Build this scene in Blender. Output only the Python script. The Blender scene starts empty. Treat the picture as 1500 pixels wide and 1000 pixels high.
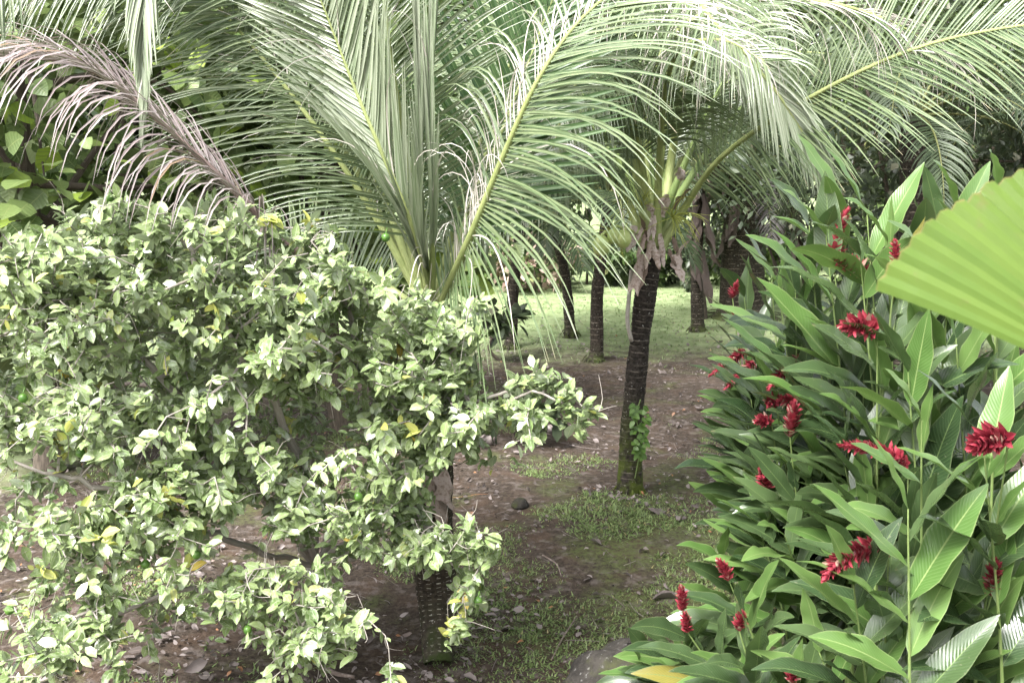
import bpy, math, random
import numpy as np
from mathutils import Vector

rng = np.random.default_rng(7)
random.seed(7)
sc = bpy.context.scene
COL = sc.collection
UP = np.array([0., 0., 1.])

# ------------------------------------------------------------------ camera
H = 3.5
F = 1458.0
PITCH = math.atan(250 / F)
cam_d = bpy.data.cameras.new('camera')
cam_d.sensor_width = 36.0
cam_d.lens = 35.0
cam_d.clip_end = 2000
cam_d.dof.use_dof = True
cam_d.dof.focus_distance = 7.5
cam_d.dof.aperture_fstop = 7.0
cam = bpy.data.objects.new('camera', cam_d)
COL.objects.link(cam)
cam.location = (0, 0, H)
cam.rotation_euler = (math.radians(90) - PITCH, 0, 0)
sc.camera = cam
CP, SP = math.cos(PITCH), math.sin(PITCH)


def ray(px, py):
    u, v = (px - 750) / F, -(py - 500) / F
    return np.array([u, CP + v * SP, -SP + v * CP])


def P(px, py, Y):
    """the point at world depth Y that the photograph shows at pixel px, py"""
    d = ray(px, py)
    return np.array([0, 0, H]) + d * (Y / d[1])


def G(px, py):
    d = ray(px, py)
    return np.array([0, 0, H]) + d * (-H / d[2])


def nz(a):
    a = np.asarray(a, float)
    return a / np.maximum(np.linalg.norm(a, axis=-1, keepdims=True), 1e-9)


def spline(pts, n):
    """Catmull-Rom through pts, n samples"""
    p = np.asarray(pts, float)
    p = np.vstack([2 * p[0] - p[1], p, 2 * p[-1] - p[-2]])
    m = len(p) - 3
    t = np.linspace(0, m - 1e-6, n)
    i = t.astype(int)
    f = (t - i)[:, None]
    a, b, c, d = p[i], p[i + 1], p[i + 2], p[i + 3]
    return .5 * (2 * b + (c - a) * f + (2 * a - 5 * b + 4 * c - d) * f * f + (3 * b - a - 3 * c + d) * f ** 3)


# ------------------------------------------------------------------ mesh collector
class MB:
    def __init__(s):
        s.v, s.f, s.uv, s.r, s.m, s.n = [], [], [], [], [], 0

    def grids(s, V, rnd, mat=0, closed=False, uscale=1.0, vscale=None):
        """V: (L, k, c, 3) grids of points; rnd (L,3)"""
        L, k, c, _ = V.shape
        s.v.append(V.reshape(-1, 3))
        s.r.append(np.repeat(rnd, k * c, axis=0))
        idx = np.arange(L * k * c).reshape(L, k, c) + s.n
        a, b = idx[:, :-1, :-1], idx[:, :-1, 1:]
        d, e = idx[:, 1:, :-1], idx[:, 1:, 1:]
        q = np.stack([a, b, e, d], -1).reshape(-1, 4)
        s.f.append(q)
        u = np.broadcast_to(np.linspace(0, uscale, c)[None, None, :], (L, k, c))
        if vscale is None:
            v = np.broadcast_to(np.linspace(0, 1, k)[None, :, None], (L, k, c))
        else:
            v = np.broadcast_to(np.asarray(vscale)[..., None] if np.ndim(vscale) == 2 else np.asarray(vscale)[None, :, None], (L, k, c))
        U = np.stack([u, v], -1).reshape(-1, 2)
        s.uv.append(U[(q - s.n).reshape(-1)])
        mm = np.broadcast_to(np.asarray(mat).reshape(-1, 1), (L, (k - 1) * (c - 1))) if np.ndim(mat) else np.full((L, (k - 1) * (c - 1)), mat)
        s.m.append(mm.reshape(-1))
        s.n += L * k * c

    def leaves(s, base, d, n, length, width, prof, k=5, nc=3, droop=0., curl=0., fold=.3, wave=0., wfreq=9., mat=0, rnd=None, twist=0., bend=None):
        base = np.asarray(base, float)
        L = len(base)
        if L == 0:
            return
        ln = np.broadcast_to(np.asarray(length, float), (L,))
        wd = np.broadcast_to(np.asarray(width, float), (L,))
        dr = np.broadcast_to(np.asarray(droop, float), (L,))[:, None]
        cu = np.broadcast_to(np.asarray(curl, float), (L,))[:, None]
        tw = np.broadcast_to(np.asarray(twist, float), (L,))[:, None]
        fo = np.broadcast_to(np.asarray(fold, float), (L,))
        d = nz(np.broadcast_to(d, (L, 3)))
        n = np.broadcast_to(n, (L, 3))
        n = nz(n - (n * d).sum(1, keepdims=True) * d + 1e-6)
        p = base.copy()
        V = np.zeros((L, k + 1, nc, 3))
        cs = np.linspace(-1, 1, nc)
        ph = rng.uniform(0, 6.28, L)
        for i in range(k + 1):
            t = i / k
            sd = np.cross(d, n)
            w = wd * prof(t)
            for j, c in enumerate(cs):
                wv = wave * wd * np.sin(wfreq * t + ph + (0 if c < 0 else 1.3)) * abs(c)
                V[:, i, j] = p + sd * (c * w * np.cos(fo))[:, None] + n * (abs(c) * w * np.sin(fo) + wv * prof(t))[:, None]
            p = p + d * (ln / k)[:, None]
            ramp = 2 * (i + 1) / (k + 1)
            d = d - UP * dr * ramp / k - n * cu / k
            if bend is not None:
                d = d + bend / k
            d = nz(d)
            n = n + np.cross(d, n) * tw / k
            n = nz(n - (n * d).sum(1, keepdims=True) * d)
        if rnd is None:
            rnd = rng.random((L, 3))
        s.grids(V, rnd, mat)

    def tube(s, pts, rad, seg=8, mat=0, cap=True, rnd=None):
        p = np.asarray(pts, float)
        r = np.broadcast_to(np.asarray(rad, float), (len(p),)).copy()
        if cap:
            p = np.vstack([p, p[-1] + (p[-1] - p[-2]) * 1e-3])
            r = np.append(r, 1e-4)
        T = nz(np.gradient(p, axis=0))
        x = np.zeros_like(p)
        a = np.array([1., 0, 0]) if abs(T[0][0]) < .8 else np.array([0, 1., 0])
        for i in range(len(p)):
            a = a - T[i] * (a @ T[i])
            a = a / np.linalg.norm(a)
            x[i] = a
        y = np.cross(T, x)
        th = np.linspace(0, 2 * math.pi, seg + 1)
        V = p[:, None] + r[:, None, None] * (np.cos(th)[None, :, None] * x[:, None] + np.sin(th)[None, :, None] * y[:, None])
        ll = np.concatenate([[0], np.cumsum(np.linalg.norm(np.diff(p, axis=0), axis=1))])
        s.grids(V[None], rng.random((1, 3)) if rnd is None else np.array([rnd]), mat, vscale=ll)

    def build(s, name, mats, parent=None, smooth=True, label=None):
        V = np.vstack(s.v)
        if parent is not None:
            off = np.zeros(3)
            q = parent
            while q is not None:
                off += np.array(q.location)
                q = q.parent
            V = V - off
        Fq = np.vstack(s.f)
        me = bpy.data.meshes.new(name)
        me.vertices.add(len(V))
        me.vertices.foreach_set('co', V.reshape(-1).astype(np.float32))
        me.loops.add(len(Fq) * 4)
        me.loops.foreach_set('vertex_index', Fq.reshape(-1).astype(np.int32))
        me.polygons.add(len(Fq))
        me.polygons.foreach_set('loop_start', (np.arange(len(Fq)) * 4).astype(np.int32))
        me.polygons.foreach_set('loop_total', np.full(len(Fq), 4, np.int32))
        me.polygons.foreach_set('material_index', np.concatenate(s.m).astype(np.int32))
        me.polygons.foreach_set('use_smooth', np.full(len(Fq), smooth, bool))
        uv = me.uv_layers.new(name='UVMap')
        uv.data.foreach_set('uv', np.vstack(s.uv).reshape(-1).astype(np.float32))
        at = me.attributes.new('rnd', 'FLOAT_COLOR', 'POINT')
        R = np.vstack(s.r)
        at.data.foreach_set('color', np.hstack([R, np.ones((len(R), 1))]).reshape(-1).astype(np.float32))
        me.update(calc_edges=True)
        for m in (mats if isinstance(mats, (list, tuple)) else [mats]):
            me.materials.append(m)
        o = bpy.data.objects.new(name, me)
        COL.objects.link(o)
        if parent is not None:
            o.parent = parent
        if label:
            o['label'] = label
        return o


def tag(o, label=None, cat=None, group=None, kind=None):
    if label: o['label'] = label
    if cat: o['category'] = cat
    if group: o['group'] = group
    if kind: o['kind'] = kind
    return o


def empty(name, loc, label, cat, group=None):
    o = bpy.data.objects.new(name, None)
    o.empty_display_size = .2
    o.location = tuple(loc)
    COL.objects.link(o)
    return tag(o, label, cat, group)


def children(o):
    return [c for c in bpy.data.objects if c.parent == o]


def copy_tree(o, parent=None):
    c = o.copy()
    COL.objects.link(c)
    c.parent = parent
    for ch in list(o.children):
        copy_tree(ch, c)
    return c


# leaf outlines (half width against position along the leaf)
lance = lambda t: max(0.02, (math.sin(math.pi * min(1, t ** .8 * 1.0)) ** .8) if 0 < t < 1 else .03)
oval = lambda t: max(0.03, (math.sin(math.pi * t ** .85)) ** .65 if 0 < t < 1 else .05)
strap = lambda t: max(.06, min(1, .35 + 5 * t) * (1 - t ** 2.2) ** .8 if t < 1 else .05)
heart = lambda t: max(.03, (math.sin(math.pi * t ** .55)) ** .6 if 0 < t < 1 else .25 if t == 0 else .03)
scale_ = lambda t: max(.05, math.sin(math.pi * (.25 + .75 * t)) ** .8 if t < 1 else .05)


# ------------------------------------------------------------------ materials
class NT:
    def __init__(s, name):
        s.m = bpy.data.materials.new(name)
        s.m.use_nodes = True
        s.t = s.m.node_tree
        s.t.nodes.clear()
        s.out = s.t.nodes.new('ShaderNodeOutputMaterial')

    def n(s, typ, **k):
        nd = s.t.nodes.new(typ)
        for a, b in k.items():
            setattr(nd, a, b)
        return nd

    def l(s, a, b):
        s.t.links.new(a, b)

    def set(s, sock, v):
        if isinstance(v, bpy.types.NodeSocket):
            s.l(v, sock)
        else:
            sock.default_value = v

    def math(s, op, a, b=0., c=None, clamp=False):
        nd = s.n('ShaderNodeMath', operation=op, use_clamp=clamp)
        s.set(nd.inputs[0], a)
        s.set(nd.inputs[1], b)
        if c is not None: s.set(nd.inputs[2], c)
        return nd.outputs[0]

    def ramp(s, v, lo, hi):
        nd = s.n('ShaderNodeMapRange', interpolation_type='SMOOTHSTEP')
        s.set(nd.inputs['Value'], v)
        s.set(nd.inputs['From Min'], lo)
        s.set(nd.inputs['From Max'], hi)
        return nd.outputs[0]

    def mix(s, f, a, b, blend='MIX'):
        nd = s.n('ShaderNodeMix', data_type='RGBA', blend_type=blend)
        s.set(nd.inputs['Factor'], f)
        s.set(nd.inputs['A'], a if isinstance(a, bpy.types.NodeSocket) else (*a, 1))
        s.set(nd.inputs['B'], b if isinstance(b, bpy.types.NodeSocket) else (*b, 1))
        return nd.outputs['Result']

    def noise(s, scale, vec=None, detail=3, rough=.6, out='Fac'):
        nd = s.n('ShaderNodeTexNoise')
        nd.inputs['Scale'].default_value = scale
        nd.inputs['Detail'].default_value = detail
        nd.inputs['Roughness'].default_value = rough
        if vec is not None: s.l(vec, nd.inputs['Vector'])
        return nd.outputs[out]

    def obj(s):
        return s.n('ShaderNodeTexCoord').outputs['Object']

    def uv(s):
        u = s.n('ShaderNodeUVMap', uv_map='UVMap')
        sp = s.n('ShaderNodeSeparateXYZ')
        s.l(u.outputs[0], sp.inputs[0])
        return sp.outputs[0], sp.outputs[1], u.outputs[0]

    def rnd(s):
        a = s.n('ShaderNodeAttribute', attribute_name='rnd')
        sp = s.n('ShaderNodeSeparateColor')
        s.l(a.outputs['Color'], sp.inputs[0])
        return sp.outputs

    def finish(s, col, rough=.5, transl=0., tcol=None, bump=None, bstr=.3, bdist=.01, spec=.5):
        b = s.n('ShaderNodeBsdfPrincipled')
        s.set(b.inputs['Base Color'], col if isinstance(col, bpy.types.NodeSocket) else (*col, 1))
        s.set(b.inputs['Roughness'], rough)
        b.inputs['Specular IOR Level'].default_value = spec
        if bump is not None:
            bp = s.n('ShaderNodeBump')
            bp.inputs['Strength'].default_value = bstr
            bp.inputs['Distance'].default_value = bdist
            s.l(bump, bp.inputs['Height'])
            s.l(bp.outputs[0], b.inputs['Normal'])
        o = b.outputs[0]
        if transl:
            t = s.n('ShaderNodeBsdfTranslucent')
            s.set(t.inputs['Color'], tcol if tcol is not None else col if isinstance(col, bpy.types.NodeSocket) else (*col, 1))
            mx = s.n('ShaderNodeMixShader')
            mx.inputs[0].default_value = transl
            s.l(o, mx.inputs[1])
            s.l(t.outputs[0], mx.inputs[2])
            o = mx.outputs[0]
        s.l(o, s.out.inputs[0])
        return s.m


def leaf_mat(name, c1, c2, back=None, midrib=None, mid_w=.06, tip=None, tip_at=.8, tip_p=.5, veins=0, vein_col=None, margin=None,
             odd=None, odd_p=.05, mottle=None, rough=.4, transl=.25, spec=.5, bstr=.4, spots=None):
    T = NT(name)
    u, v, uvv = T.uv()
    R = T.rnd()
    au = T.math('ABSOLUTE', T.math('MULTIPLY_ADD', u, 2., -1.))
    col = T.mix(R[0], c1, c2)
    if mottle:
        col = T.mix(T.ramp(T.noise(38, T.obj(), 3), .45, .7), col, mottle)
    if odd:
        col = T.mix(T.ramp(R[2], 1 - odd_p, 1 - odd_p + .02), col, odd)
    h = None
    if veins:
        a = T.math('MULTIPLY_ADD', v, veins, T.math('MULTIPLY', au, -veins * .16))
        h = T.math('SINE', T.math('MULTIPLY', a, 6.283))
        if vein_col:
            col = T.mix(T.math('MULTIPLY', T.ramp(h, .55, 1.), .45), col, vein_col)
    if back:
        g = T.n('ShaderNodeNewGeometry')
        col = T.mix(T.math('MULTIPLY', g.outputs['Backfacing'], .8), col, back)
    if margin:
        col = T.mix(T.math('MULTIPLY', T.ramp(au, .9, .99), .8), col, margin)
    if midrib:
        col = T.mix(T.ramp(au, mid_w, mid_w * .4), col, midrib)
    if spots:
        col = T.mix(T.math('MULTIPLY', T.ramp(T.noise(55, T.obj(), 2), .66, .72), .7), col, spots)
    if tip:
        th = T.math('MULTIPLY_ADD', R[1], (1 - tip_at) / max(tip_p, .01), tip_at)
        col = T.mix(T.ramp(T.math('SUBTRACT', v, th), 0., .12), col, tip)
    if h is None:
        h = T.noise(60, T.obj(), 2)
    return T.finish(col, rough, transl, T.mix(.25, col, (.2, .3, .06)) if transl else None, h, bstr, .003, spec)


M = {}
M['palm'] = leaf_mat('palm_leaflet', (.07, .115, .045), (.14, .18, .09), back=(.17, .2, .135), midrib=(.32, .36, .2), mid_w=.16, tip=(.42, .36, .24), tip_at=.86, tip_p=.5, rough=.3, transl=.2, spec=.8)
M['palm_dark'] = leaf_mat('dark_palm_leaflet', (.03, .07, .02), (.055, .11, .03), back=(.07, .12, .05), midrib=(.14, .2, .07), mid_w=.1, tip=(.3, .26, .16), tip_at=.93, tip_p=.5, rough=.4, transl=.12)
M['palm_pale'] = leaf_mat('pale_folded_leaflet', (.2, .26, .15), (.36, .4, .29), back=(.3, .34, .25), midrib=(.42, .45, .34), mid_w=.2, rough=.35, transl=.2, spec=.7)
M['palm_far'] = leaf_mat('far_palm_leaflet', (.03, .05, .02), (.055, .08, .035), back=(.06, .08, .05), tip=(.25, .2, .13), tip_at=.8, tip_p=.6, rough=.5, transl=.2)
M['palm_dry'] = leaf_mat('dry_palm_leaflet', (.46, .42, .38), (.6, .56, .5), tip=(.34, .29, .24), tip_at=.8, tip_p=.6, rough=.6, transl=.2)
M['palm_dead'] = leaf_mat('dead_palm_leaflet', (.22, .17, .165), (.44, .38, .375), tip=(.44, .39, .37), tip_at=.6, tip_p=.7, odd=(.26, .18, .12), odd_p=.06, rough=.5, transl=.12)
M['lime'] = leaf_mat('lime_leaf', (.11, .185, .05), (.33, .42, .175), back=(.31, .36, .25), midrib=(.42, .47, .3), mid_w=.08, margin=(.33, .36, .2), mottle=(.36, .43, .26), odd=(.56, .52, .14), odd_p=.012, rough=.27, transl=.22, spec=.9, tip=(.5, .42, .14), tip_at=.9, tip_p=.25)
M['lime_yellow'] = leaf_mat('yellow_lime_leaf', (.36, .42, .09), (.56, .56, .16), midrib=(.6, .58, .3), mid_w=.08, odd=(.58, .44, .09), odd_p=.12, rough=.4, transl=.3)
M['ginger'] = leaf_mat('ginger_leaf', (.025, .05, .02), (.08, .125, .048), back=(.07, .12, .045), midrib=(.13, .19, .07), mid_w=.05, margin=(.13, .17, .08), veins=26, vein_col=(.08, .13, .05), odd=(.3, .24, .05), odd_p=.012, rough=.24, transl=.17, spec=1.0, bstr=.13, spots=(.14, .15, .09), tip=(.36, .27, .14), tip_at=.93, tip_p=.25)
M['ginger_light'] = leaf_mat('young_ginger_leaf', (.075, .155, .035), (.13, .22, .06), back=(.12, .21, .055), midrib=(.24, .32, .12), mid_w=.06, margin=(.25, .32, .13), veins=26, vein_col=(.15, .23, .09), rough=.32, transl=.27, spec=.6, bstr=.12)
M['broad'] = leaf_mat('broad_leaf', (.07, .12, .035), (.2, .27, .09), back=(.14, .18, .08), midrib=(.22, .27, .1), mid_w=.06, veins=7, vein_col=(.18, .23, .09), odd=(.3, .42, .06), odd_p=.12, rough=.42, transl=.35)
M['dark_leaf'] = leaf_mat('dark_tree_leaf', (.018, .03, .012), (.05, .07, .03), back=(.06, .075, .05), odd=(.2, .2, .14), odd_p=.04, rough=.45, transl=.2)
M['mid_leaf'] = leaf_mat('tree_leaf', (.04, .075, .02), (.11, .16, .05), back=(.1, .13, .06), odd=(.28, .3, .12), odd_p=.06, rough=.45, transl=.3)
M['pale_leaf'] = leaf_mat('pale_shrub_leaf', (.12, .2, .05), (.24, .34, .11), back=(.2, .26, .12), rough=.45, transl=.35)
M['pink_leaf'] = leaf_mat('pinkish_shrub_leaf', (.24, .16, .13), (.42, .33, .27), odd=(.12, .18, .06), odd_p=.3, rough=.5, transl=.25)
M['litter'] = leaf_mat('fallen_leaf', (.08, .062, .054), (.25, .21, .2), back=(.28, .245, .235), odd=(.3, .14, .06), odd_p=.06, midrib=(.24, .2, .17), mid_w=.06, rough=.6, transl=.05)
M['grass'] = leaf_mat('grass_blade', (.11, .17, .05), (.24, .31, .12), odd=(.32, .28, .13), odd_p=.06, rough=.5, transl=.3)
M['lawn'] = leaf_mat('lawn_blade', (.13, .2, .07), (.24, .32, .14), odd=(.34, .33, .17), odd_p=.08, rough=.5, transl=.3)
M['creeper'] = leaf_mat('creeper_leaf', (.06, .13, .02), (.12, .22, .04), midrib=(.2, .3, .1), rough=.4, transl=.25)
M['sheath'] = leaf_mat('dry_sheath', (.36, .27, .23), (.5, .42, .38), tip=(.22, .15, .12), tip_at=.85, tip_p=.6, mottle=(.22, .15, .12), rough=.7, transl=.05, bstr=.8)


M['sheath_brown'] = leaf_mat('brown_sheath', (.14, .095, .07), (.26, .19, .155), mottle=(.1, .07, .05), rough=.8, transl=.03)
M['sheath_dark'] = leaf_mat('old_dark_sheath', (.05, .035, .028), (.12, .09, .075), mottle=(.04, .03, .025), rough=.8, transl=.03)
M['palm_withered'] = leaf_mat('withered_leaflet', (.035, .03, .027), (.085, .075, .07), rough=.6, transl=.1)


def fibre_mat(name, c1, c2, rough=.7):
    T = NT(name)
    u, v, uvv = T.uv()
    mp = T.n('ShaderNodeMapping')
    mp.inputs['Scale'].default_value = (26, 2.2, 1)
    T.l(uvv, mp.inputs['Vector'])
    n = T.noise(3, mp.outputs[0], 4)
    col = T.mix(T.ramp(n, .3, .7), c1, c2)
    col = T.mix(T.math('MULTIPLY', T.ramp(T.noise(9, T.obj()), .5, .7), .5), col, c1)
    return T.finish(col, rough, 0, None, n, .6, .01, .3)


M['rachis'] = fibre_mat('green_rachis', (.2, .25, .08), (.38, .42, .18), .4)
M['petiole'] = fibre_mat('green_petiole', (.13, .2, .05), (.25, .32, .12), .4)
M['rachis_dead'] = fibre_mat('dead_rachis', (.2, .13, .12), (.32, .24, .22), .6)
M['rachis_far'] = fibre_mat('far_rachis', (.1, .12, .04), (.2, .2, .08), .5)
M['cane'] = fibre_mat('ginger_cane', (.12, .2, .05), (.26, .32, .12), .4)
M['twig'] = fibre_mat('lime_twig', (.26, .23, .19), (.5, .46, .42), .8)
M['twig_dark'] = fibre_mat('tree_bark', (.05, .04, .03), (.14, .115, .09), .85)
M['strand'] = fibre_mat('flower_strand', (.3, .36, .06), (.5, .52, .14), .5)


def trunk_mat(name, dark, mid, ring, moss, rings=14., moss_h=.6, dash=0., speck=(.4, .38, .35)):
    T = NT(name)
    u, v, uvv = T.uv()
    o = T.obj()
    wob = T.noise(3.5, o, 2)
    vv = T.math('MULTIPLY_ADD', wob, .06, v)
    saw = T.math('FRACT', T.math('MULTIPLY', vv, rings))
    line = T.math('SUBTRACT', T.ramp(saw, .78, .95), T.ramp(saw, .95, 1.))
    n = T.noise(28, o, 5)
    col = T.mix(T.ramp(n, .35, .7), dark, mid)
    lf = T.math('MULTIPLY', line, T.ramp(T.noise(9, o, 3), .42, .62))
    if dash:
        ds = T.ramp(T.math('SINE', T.math('MULTIPLY', T.math('MULTIPLY_ADD', wob, .03, u), dash * 6.283)), 0., .5)
        lf = T.math('MULTIPLY', T.math('MULTIPLY', line, ds), T.ramp(T.noise(7, o, 2), .35, .5))
    col = T.mix(T.math('MULTIPLY', lf, .9), col, ring)
    col = T.mix(T.math('MULTIPLY', T.ramp(T.noise(36, o, 1), .7, .74), .8), col, speck)
    mz = T.math('MULTIPLY', T.ramp(v, moss_h, 0.), T.ramp(T.noise(6, o, 4), .36, .6))
    col = T.mix(mz, col, moss)
    h = T.math('ADD', T.math('MULTIPLY', saw, .7), T.math('MULTIPLY', n, .6))
    return T.finish(col, .85, 0, None, h, .9, .02, .25)


M['trunk_mid'] = trunk_mat('ringed_palm_bark', (.018, .015, .013), (.055, .045, .038), (.2, .17, .14), (.075, .1, .015), 15., 1.3)
M['trunk_near'] = trunk_mat('scarred_palm_bark', (.03, .025, .018), (.075, .06, .045), (.46, .44, .36), (.03, .045, .01), 22., .55, dash=13.)
M['trunk_far'] = trunk_mat('far_palm_bark', (.018, .015, .012), (.065, .052, .04), (.24, .2, .16), (.06, .08, .02), 9., .5)


def plain(name, c1, c2, sc_=20, rough=.6, bstr=.4, transl=0., spec=.4):
    T = NT(name)
    n = T.noise(sc_, T.obj(), 4)
    return T.finish(T.mix(T.ramp(n, .35, .68), c1, c2), rough, transl, None, n, bstr, .01, spec)


M['coconut'] = plain('green_coconut', (.36, .45, .15), (.48, .54, .22), 14, .4, .15)
M['husk'] = plain('old_husk', (.2, .16, .15), (.42, .37, .35), 22, .8, .8)
M['lime_fruit'] = plain('green_lime', (.05, .12, .02), (.1, .2, .035), 30, .35, .2)
M['stick'] = plain('fallen_stick', (.12, .09, .075), (.28, .23, .2), 22, .8, .6)


def flower_mat():
    T = NT('red_ginger_bract')
    u, v, _ = T.uv()
    R = T.rnd()
    col = T.mix(R[0], (.2, .014, .028), (.4, .055, .08))
    col = T.mix(T.math('MULTIPLY', T.ramp(v, .3, 1.), .3), col, (.68, .14, .18))
    col = T.mix(T.ramp(R[2], .9, .93), col, (.5, .33, .26))
    return T.finish(col, .35, .22, None, None, spec=.5)


M['bract'] = flower_mat()


def rock_mat():
    T = NT('mossy_rock')
    o = T.obj()
    n = T.noise(7, o, 8, .7)
    col = T.mix(T.ramp(n, .35, .7), (.016, .014, .012), (.045, .04, .034))
    col = T.mix(T.ramp(T.noise(26, o, 4), .6, .7), col, (.13, .125, .12))
    col = T.mix(T.ramp(T.noise(3.2, o, 5), .5, .66), col, (.04, .045, .014))
    return T.finish(col, .9, 0, None, n, .8, .03, .3)


M['rock'] = rock_mat()


def fan_mat():
    T = NT('fan_leaf')
    u, v, _ = T.uv()
    R = T.rnd()
    au = T.math('ABSOLUTE', T.math('MULTIPLY_ADD', u, 2., -1.))
    col = T.mix(R[0], (.075, .14, .024), (.112, .18, .034))
    col = T.mix(T.math('MULTIPLY', T.noise(14, T.obj(), 3), .4), col, (.19, .28, .05))
    fine = T.math('SINE', T.math('MULTIPLY', u, 44.))
    col = T.mix(T.math('MULTIPLY', T.ramp(fine, .2, 1.), .2), col, (.13, .19, .05))
    col = T.mix(T.math('MULTIPLY', T.ramp(T.noise(30, T.obj(), 4), .6, .72), .5), col, (.17, .16, .06))
    col = T.mix(T.ramp(T.math('MULTIPLY_ADD', T.noise(40, T.obj(), 2), .02, v), 1.002, 1.012), col, (.25, .2, .08))
    return T.finish(col, .42, .4, T.mix(.4, col, (.26, .36, .03)), fine, .15, .002, .4)


M['fan'] = fan_mat()


def ground_mat():
    T = NT('soil_and_lawn')
    o = T.obj()
    sp = T.n('ShaderNodeSeparateXYZ')
    T.l(o, sp.inputs[0])
    x, y = sp.outputs[0], sp.outputs[1]
    big = T.noise(.35, o, 4)
    mid = T.noise(2.2, o, 5)
    fine = T.noise(24, o, 6, .7)
    soil = T.mix(T.ramp(fine, .3, .72), (.03, .023, .018), (.088, .068, .053))
    soil = T.mix(T.math('MULTIPLY', T.ramp(mid, .45, .7), .55), soil, (.1, .065, .045))
    soil = T.mix(T.math('MULTIPLY', T.ramp(T.noise(9, o, 4), .5, .68), .7), soil, (.16, .135, .122))
    moss = T.mix(fine, (.05, .066, .02), (.11, .14, .045))
    # grassy patches in front
    px = T.math('MULTIPLY', T.ramp(x, -.2, 1.2), T.ramp(y, 13., 9.))
    gf = T.ramp(T.math('ADD', T.noise(1.3, o, 5), T.math('MULTIPLY', px, .17)), .52, .72)
    soil = T.mix(T.math('MULTIPLY', T.math('MULTIPLY', gf, .8), T.ramp(fine, .36, .58)), soil, moss)
    lawn = T.mix(T.ramp(T.noise(3, o, 5), .3, .7), (.17, .22, .1), (.27, .33, .17))
    lawn = T.mix(T.math('MULTIPLY', T.ramp(T.noise(7, o, 4), .55, .7), .5), lawn, (.22, .18, .12))
    e = T.math('ADD', T.math('ADD', y, T.math('MULTIPLY', big, 5.)), T.math('MULTIPLY', mid, 5.))
    e = T.math('ADD', e, T.math('MULTIPLY', T.ramp(x, -2.5, -6.), 8.))
    lf = T.ramp(e, 22.5, 26.5)
    col = T.mix(lf, soil, lawn)
    h = T.math('ADD', T.math('MULTIPLY', mid, 1.), T.math('MULTIPLY', fine, .5))
    return T.finish(col, .95, 0, None, h, .7, .05, .15)


M['ground'] = ground_mat()


def in_lawn(x, y):
    return y + np.clip((-2.5 - x) / 3.5, 0, 1) * 8 > 19.5


# ------------------------------------------------------------------ ground
xs = np.concatenate([np.linspace(-300, -21, 12), np.linspace(-20, 20, 81), np.linspace(21, 300, 12)])
ys = np.concatenate([np.linspace(-60, -1, 8), np.linspace(0, 40, 81), np.linspace(41, 500, 14)])
X, Y = np.meshgrid(xs, ys)


def gz(x, y):
    return .035 * np.sin(x * 1.1 + y * .7) + .03 * np.sin(x * .6 - y * 1.3 + 1) + .02 * np.sin(2.3 * x + 1.9 * y)


Z = gz(X, Y) * (np.abs(X) < 30) * (Y < 60) - .02
g = MB()
g.grids(np.stack([X, Y, Z], -1)[None], np.zeros((1, 3)))
go = g.build('ground', M['ground'])
tag(go, 'brown soil running back to a green lawn', 'ground', kind='structure')

# fallen leaves: nobody could count them
N = 30000
yy = 5 + 19 * rng.random(N) ** 1.25
xx = rng.uniform(-1, 1, N) * (2.2 + yy * .52)
drift = .55 + .45 * np.sin(xx * 2.1 + 1.7 * np.sin(yy * 1.3)) * np.sin(yy * 1.6 + xx)
keep = rng.random(N) < drift * np.where((xx > .3) & (yy < 9.5), .42, .95) * (.35 + .65 * (np.sin(xx * 1.7 + yy * .9) + np.sin(yy * 2.1 - xx) > -.6))
xx, yy = xx[keep], yy[keep]
N = len(xx)
lit = MB()
a = rng.uniform(0, 6.28, N)
dirs = np.stack([np.cos(a), np.sin(a), rng.normal(0, .12, N)], -1)
nn = np.stack([rng.normal(0, .45, N), rng.normal(0, .45, N), np.ones(N)], -1)
lenn = rng.gamma(3.2, .0105, N) * np.where(rng.random(N) < .05, 2., 1) + .02
lit.leaves(np.stack([xx, yy, gz(xx, yy) + .005 + rng.random(N) * .02], -1), dirs, nn, lenn, lenn * rng.uniform(.16, .34, N), oval, k=4, nc=3, curl=rng.normal(.5, .9, N), fold=rng.uniform(-.2, .8, N), wave=.25, wfreq=6, twist=rng.normal(0, .8, N))
K = 700
ty = 5 + 17 * rng.random(K) ** 1.2
tx = rng.uniform(-1, 1, K) * (2 + ty * .5)
ta = rng.uniform(0, 6.28, K)
lit.leaves(np.stack([tx, ty, gz(tx, ty) + .012], -1), np.stack([np.cos(ta), np.sin(ta), 0 * ta + .03], -1), np.array([0, 0, 1.]), rng.gamma(3, .06, K) + .05, rng.uniform(.002, .006, K), lambda t: 1 - .5 * t, k=5, nc=3, bend=rng.normal(0, .35, (K, 3)) * [1, 1, 0], fold=-.8)
tag(lit.build('leaf_litter', M['litter']), 'dry mauve grey fallen leaves strewn over the brown soil', 'leaf litter', kind='stuff')


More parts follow.
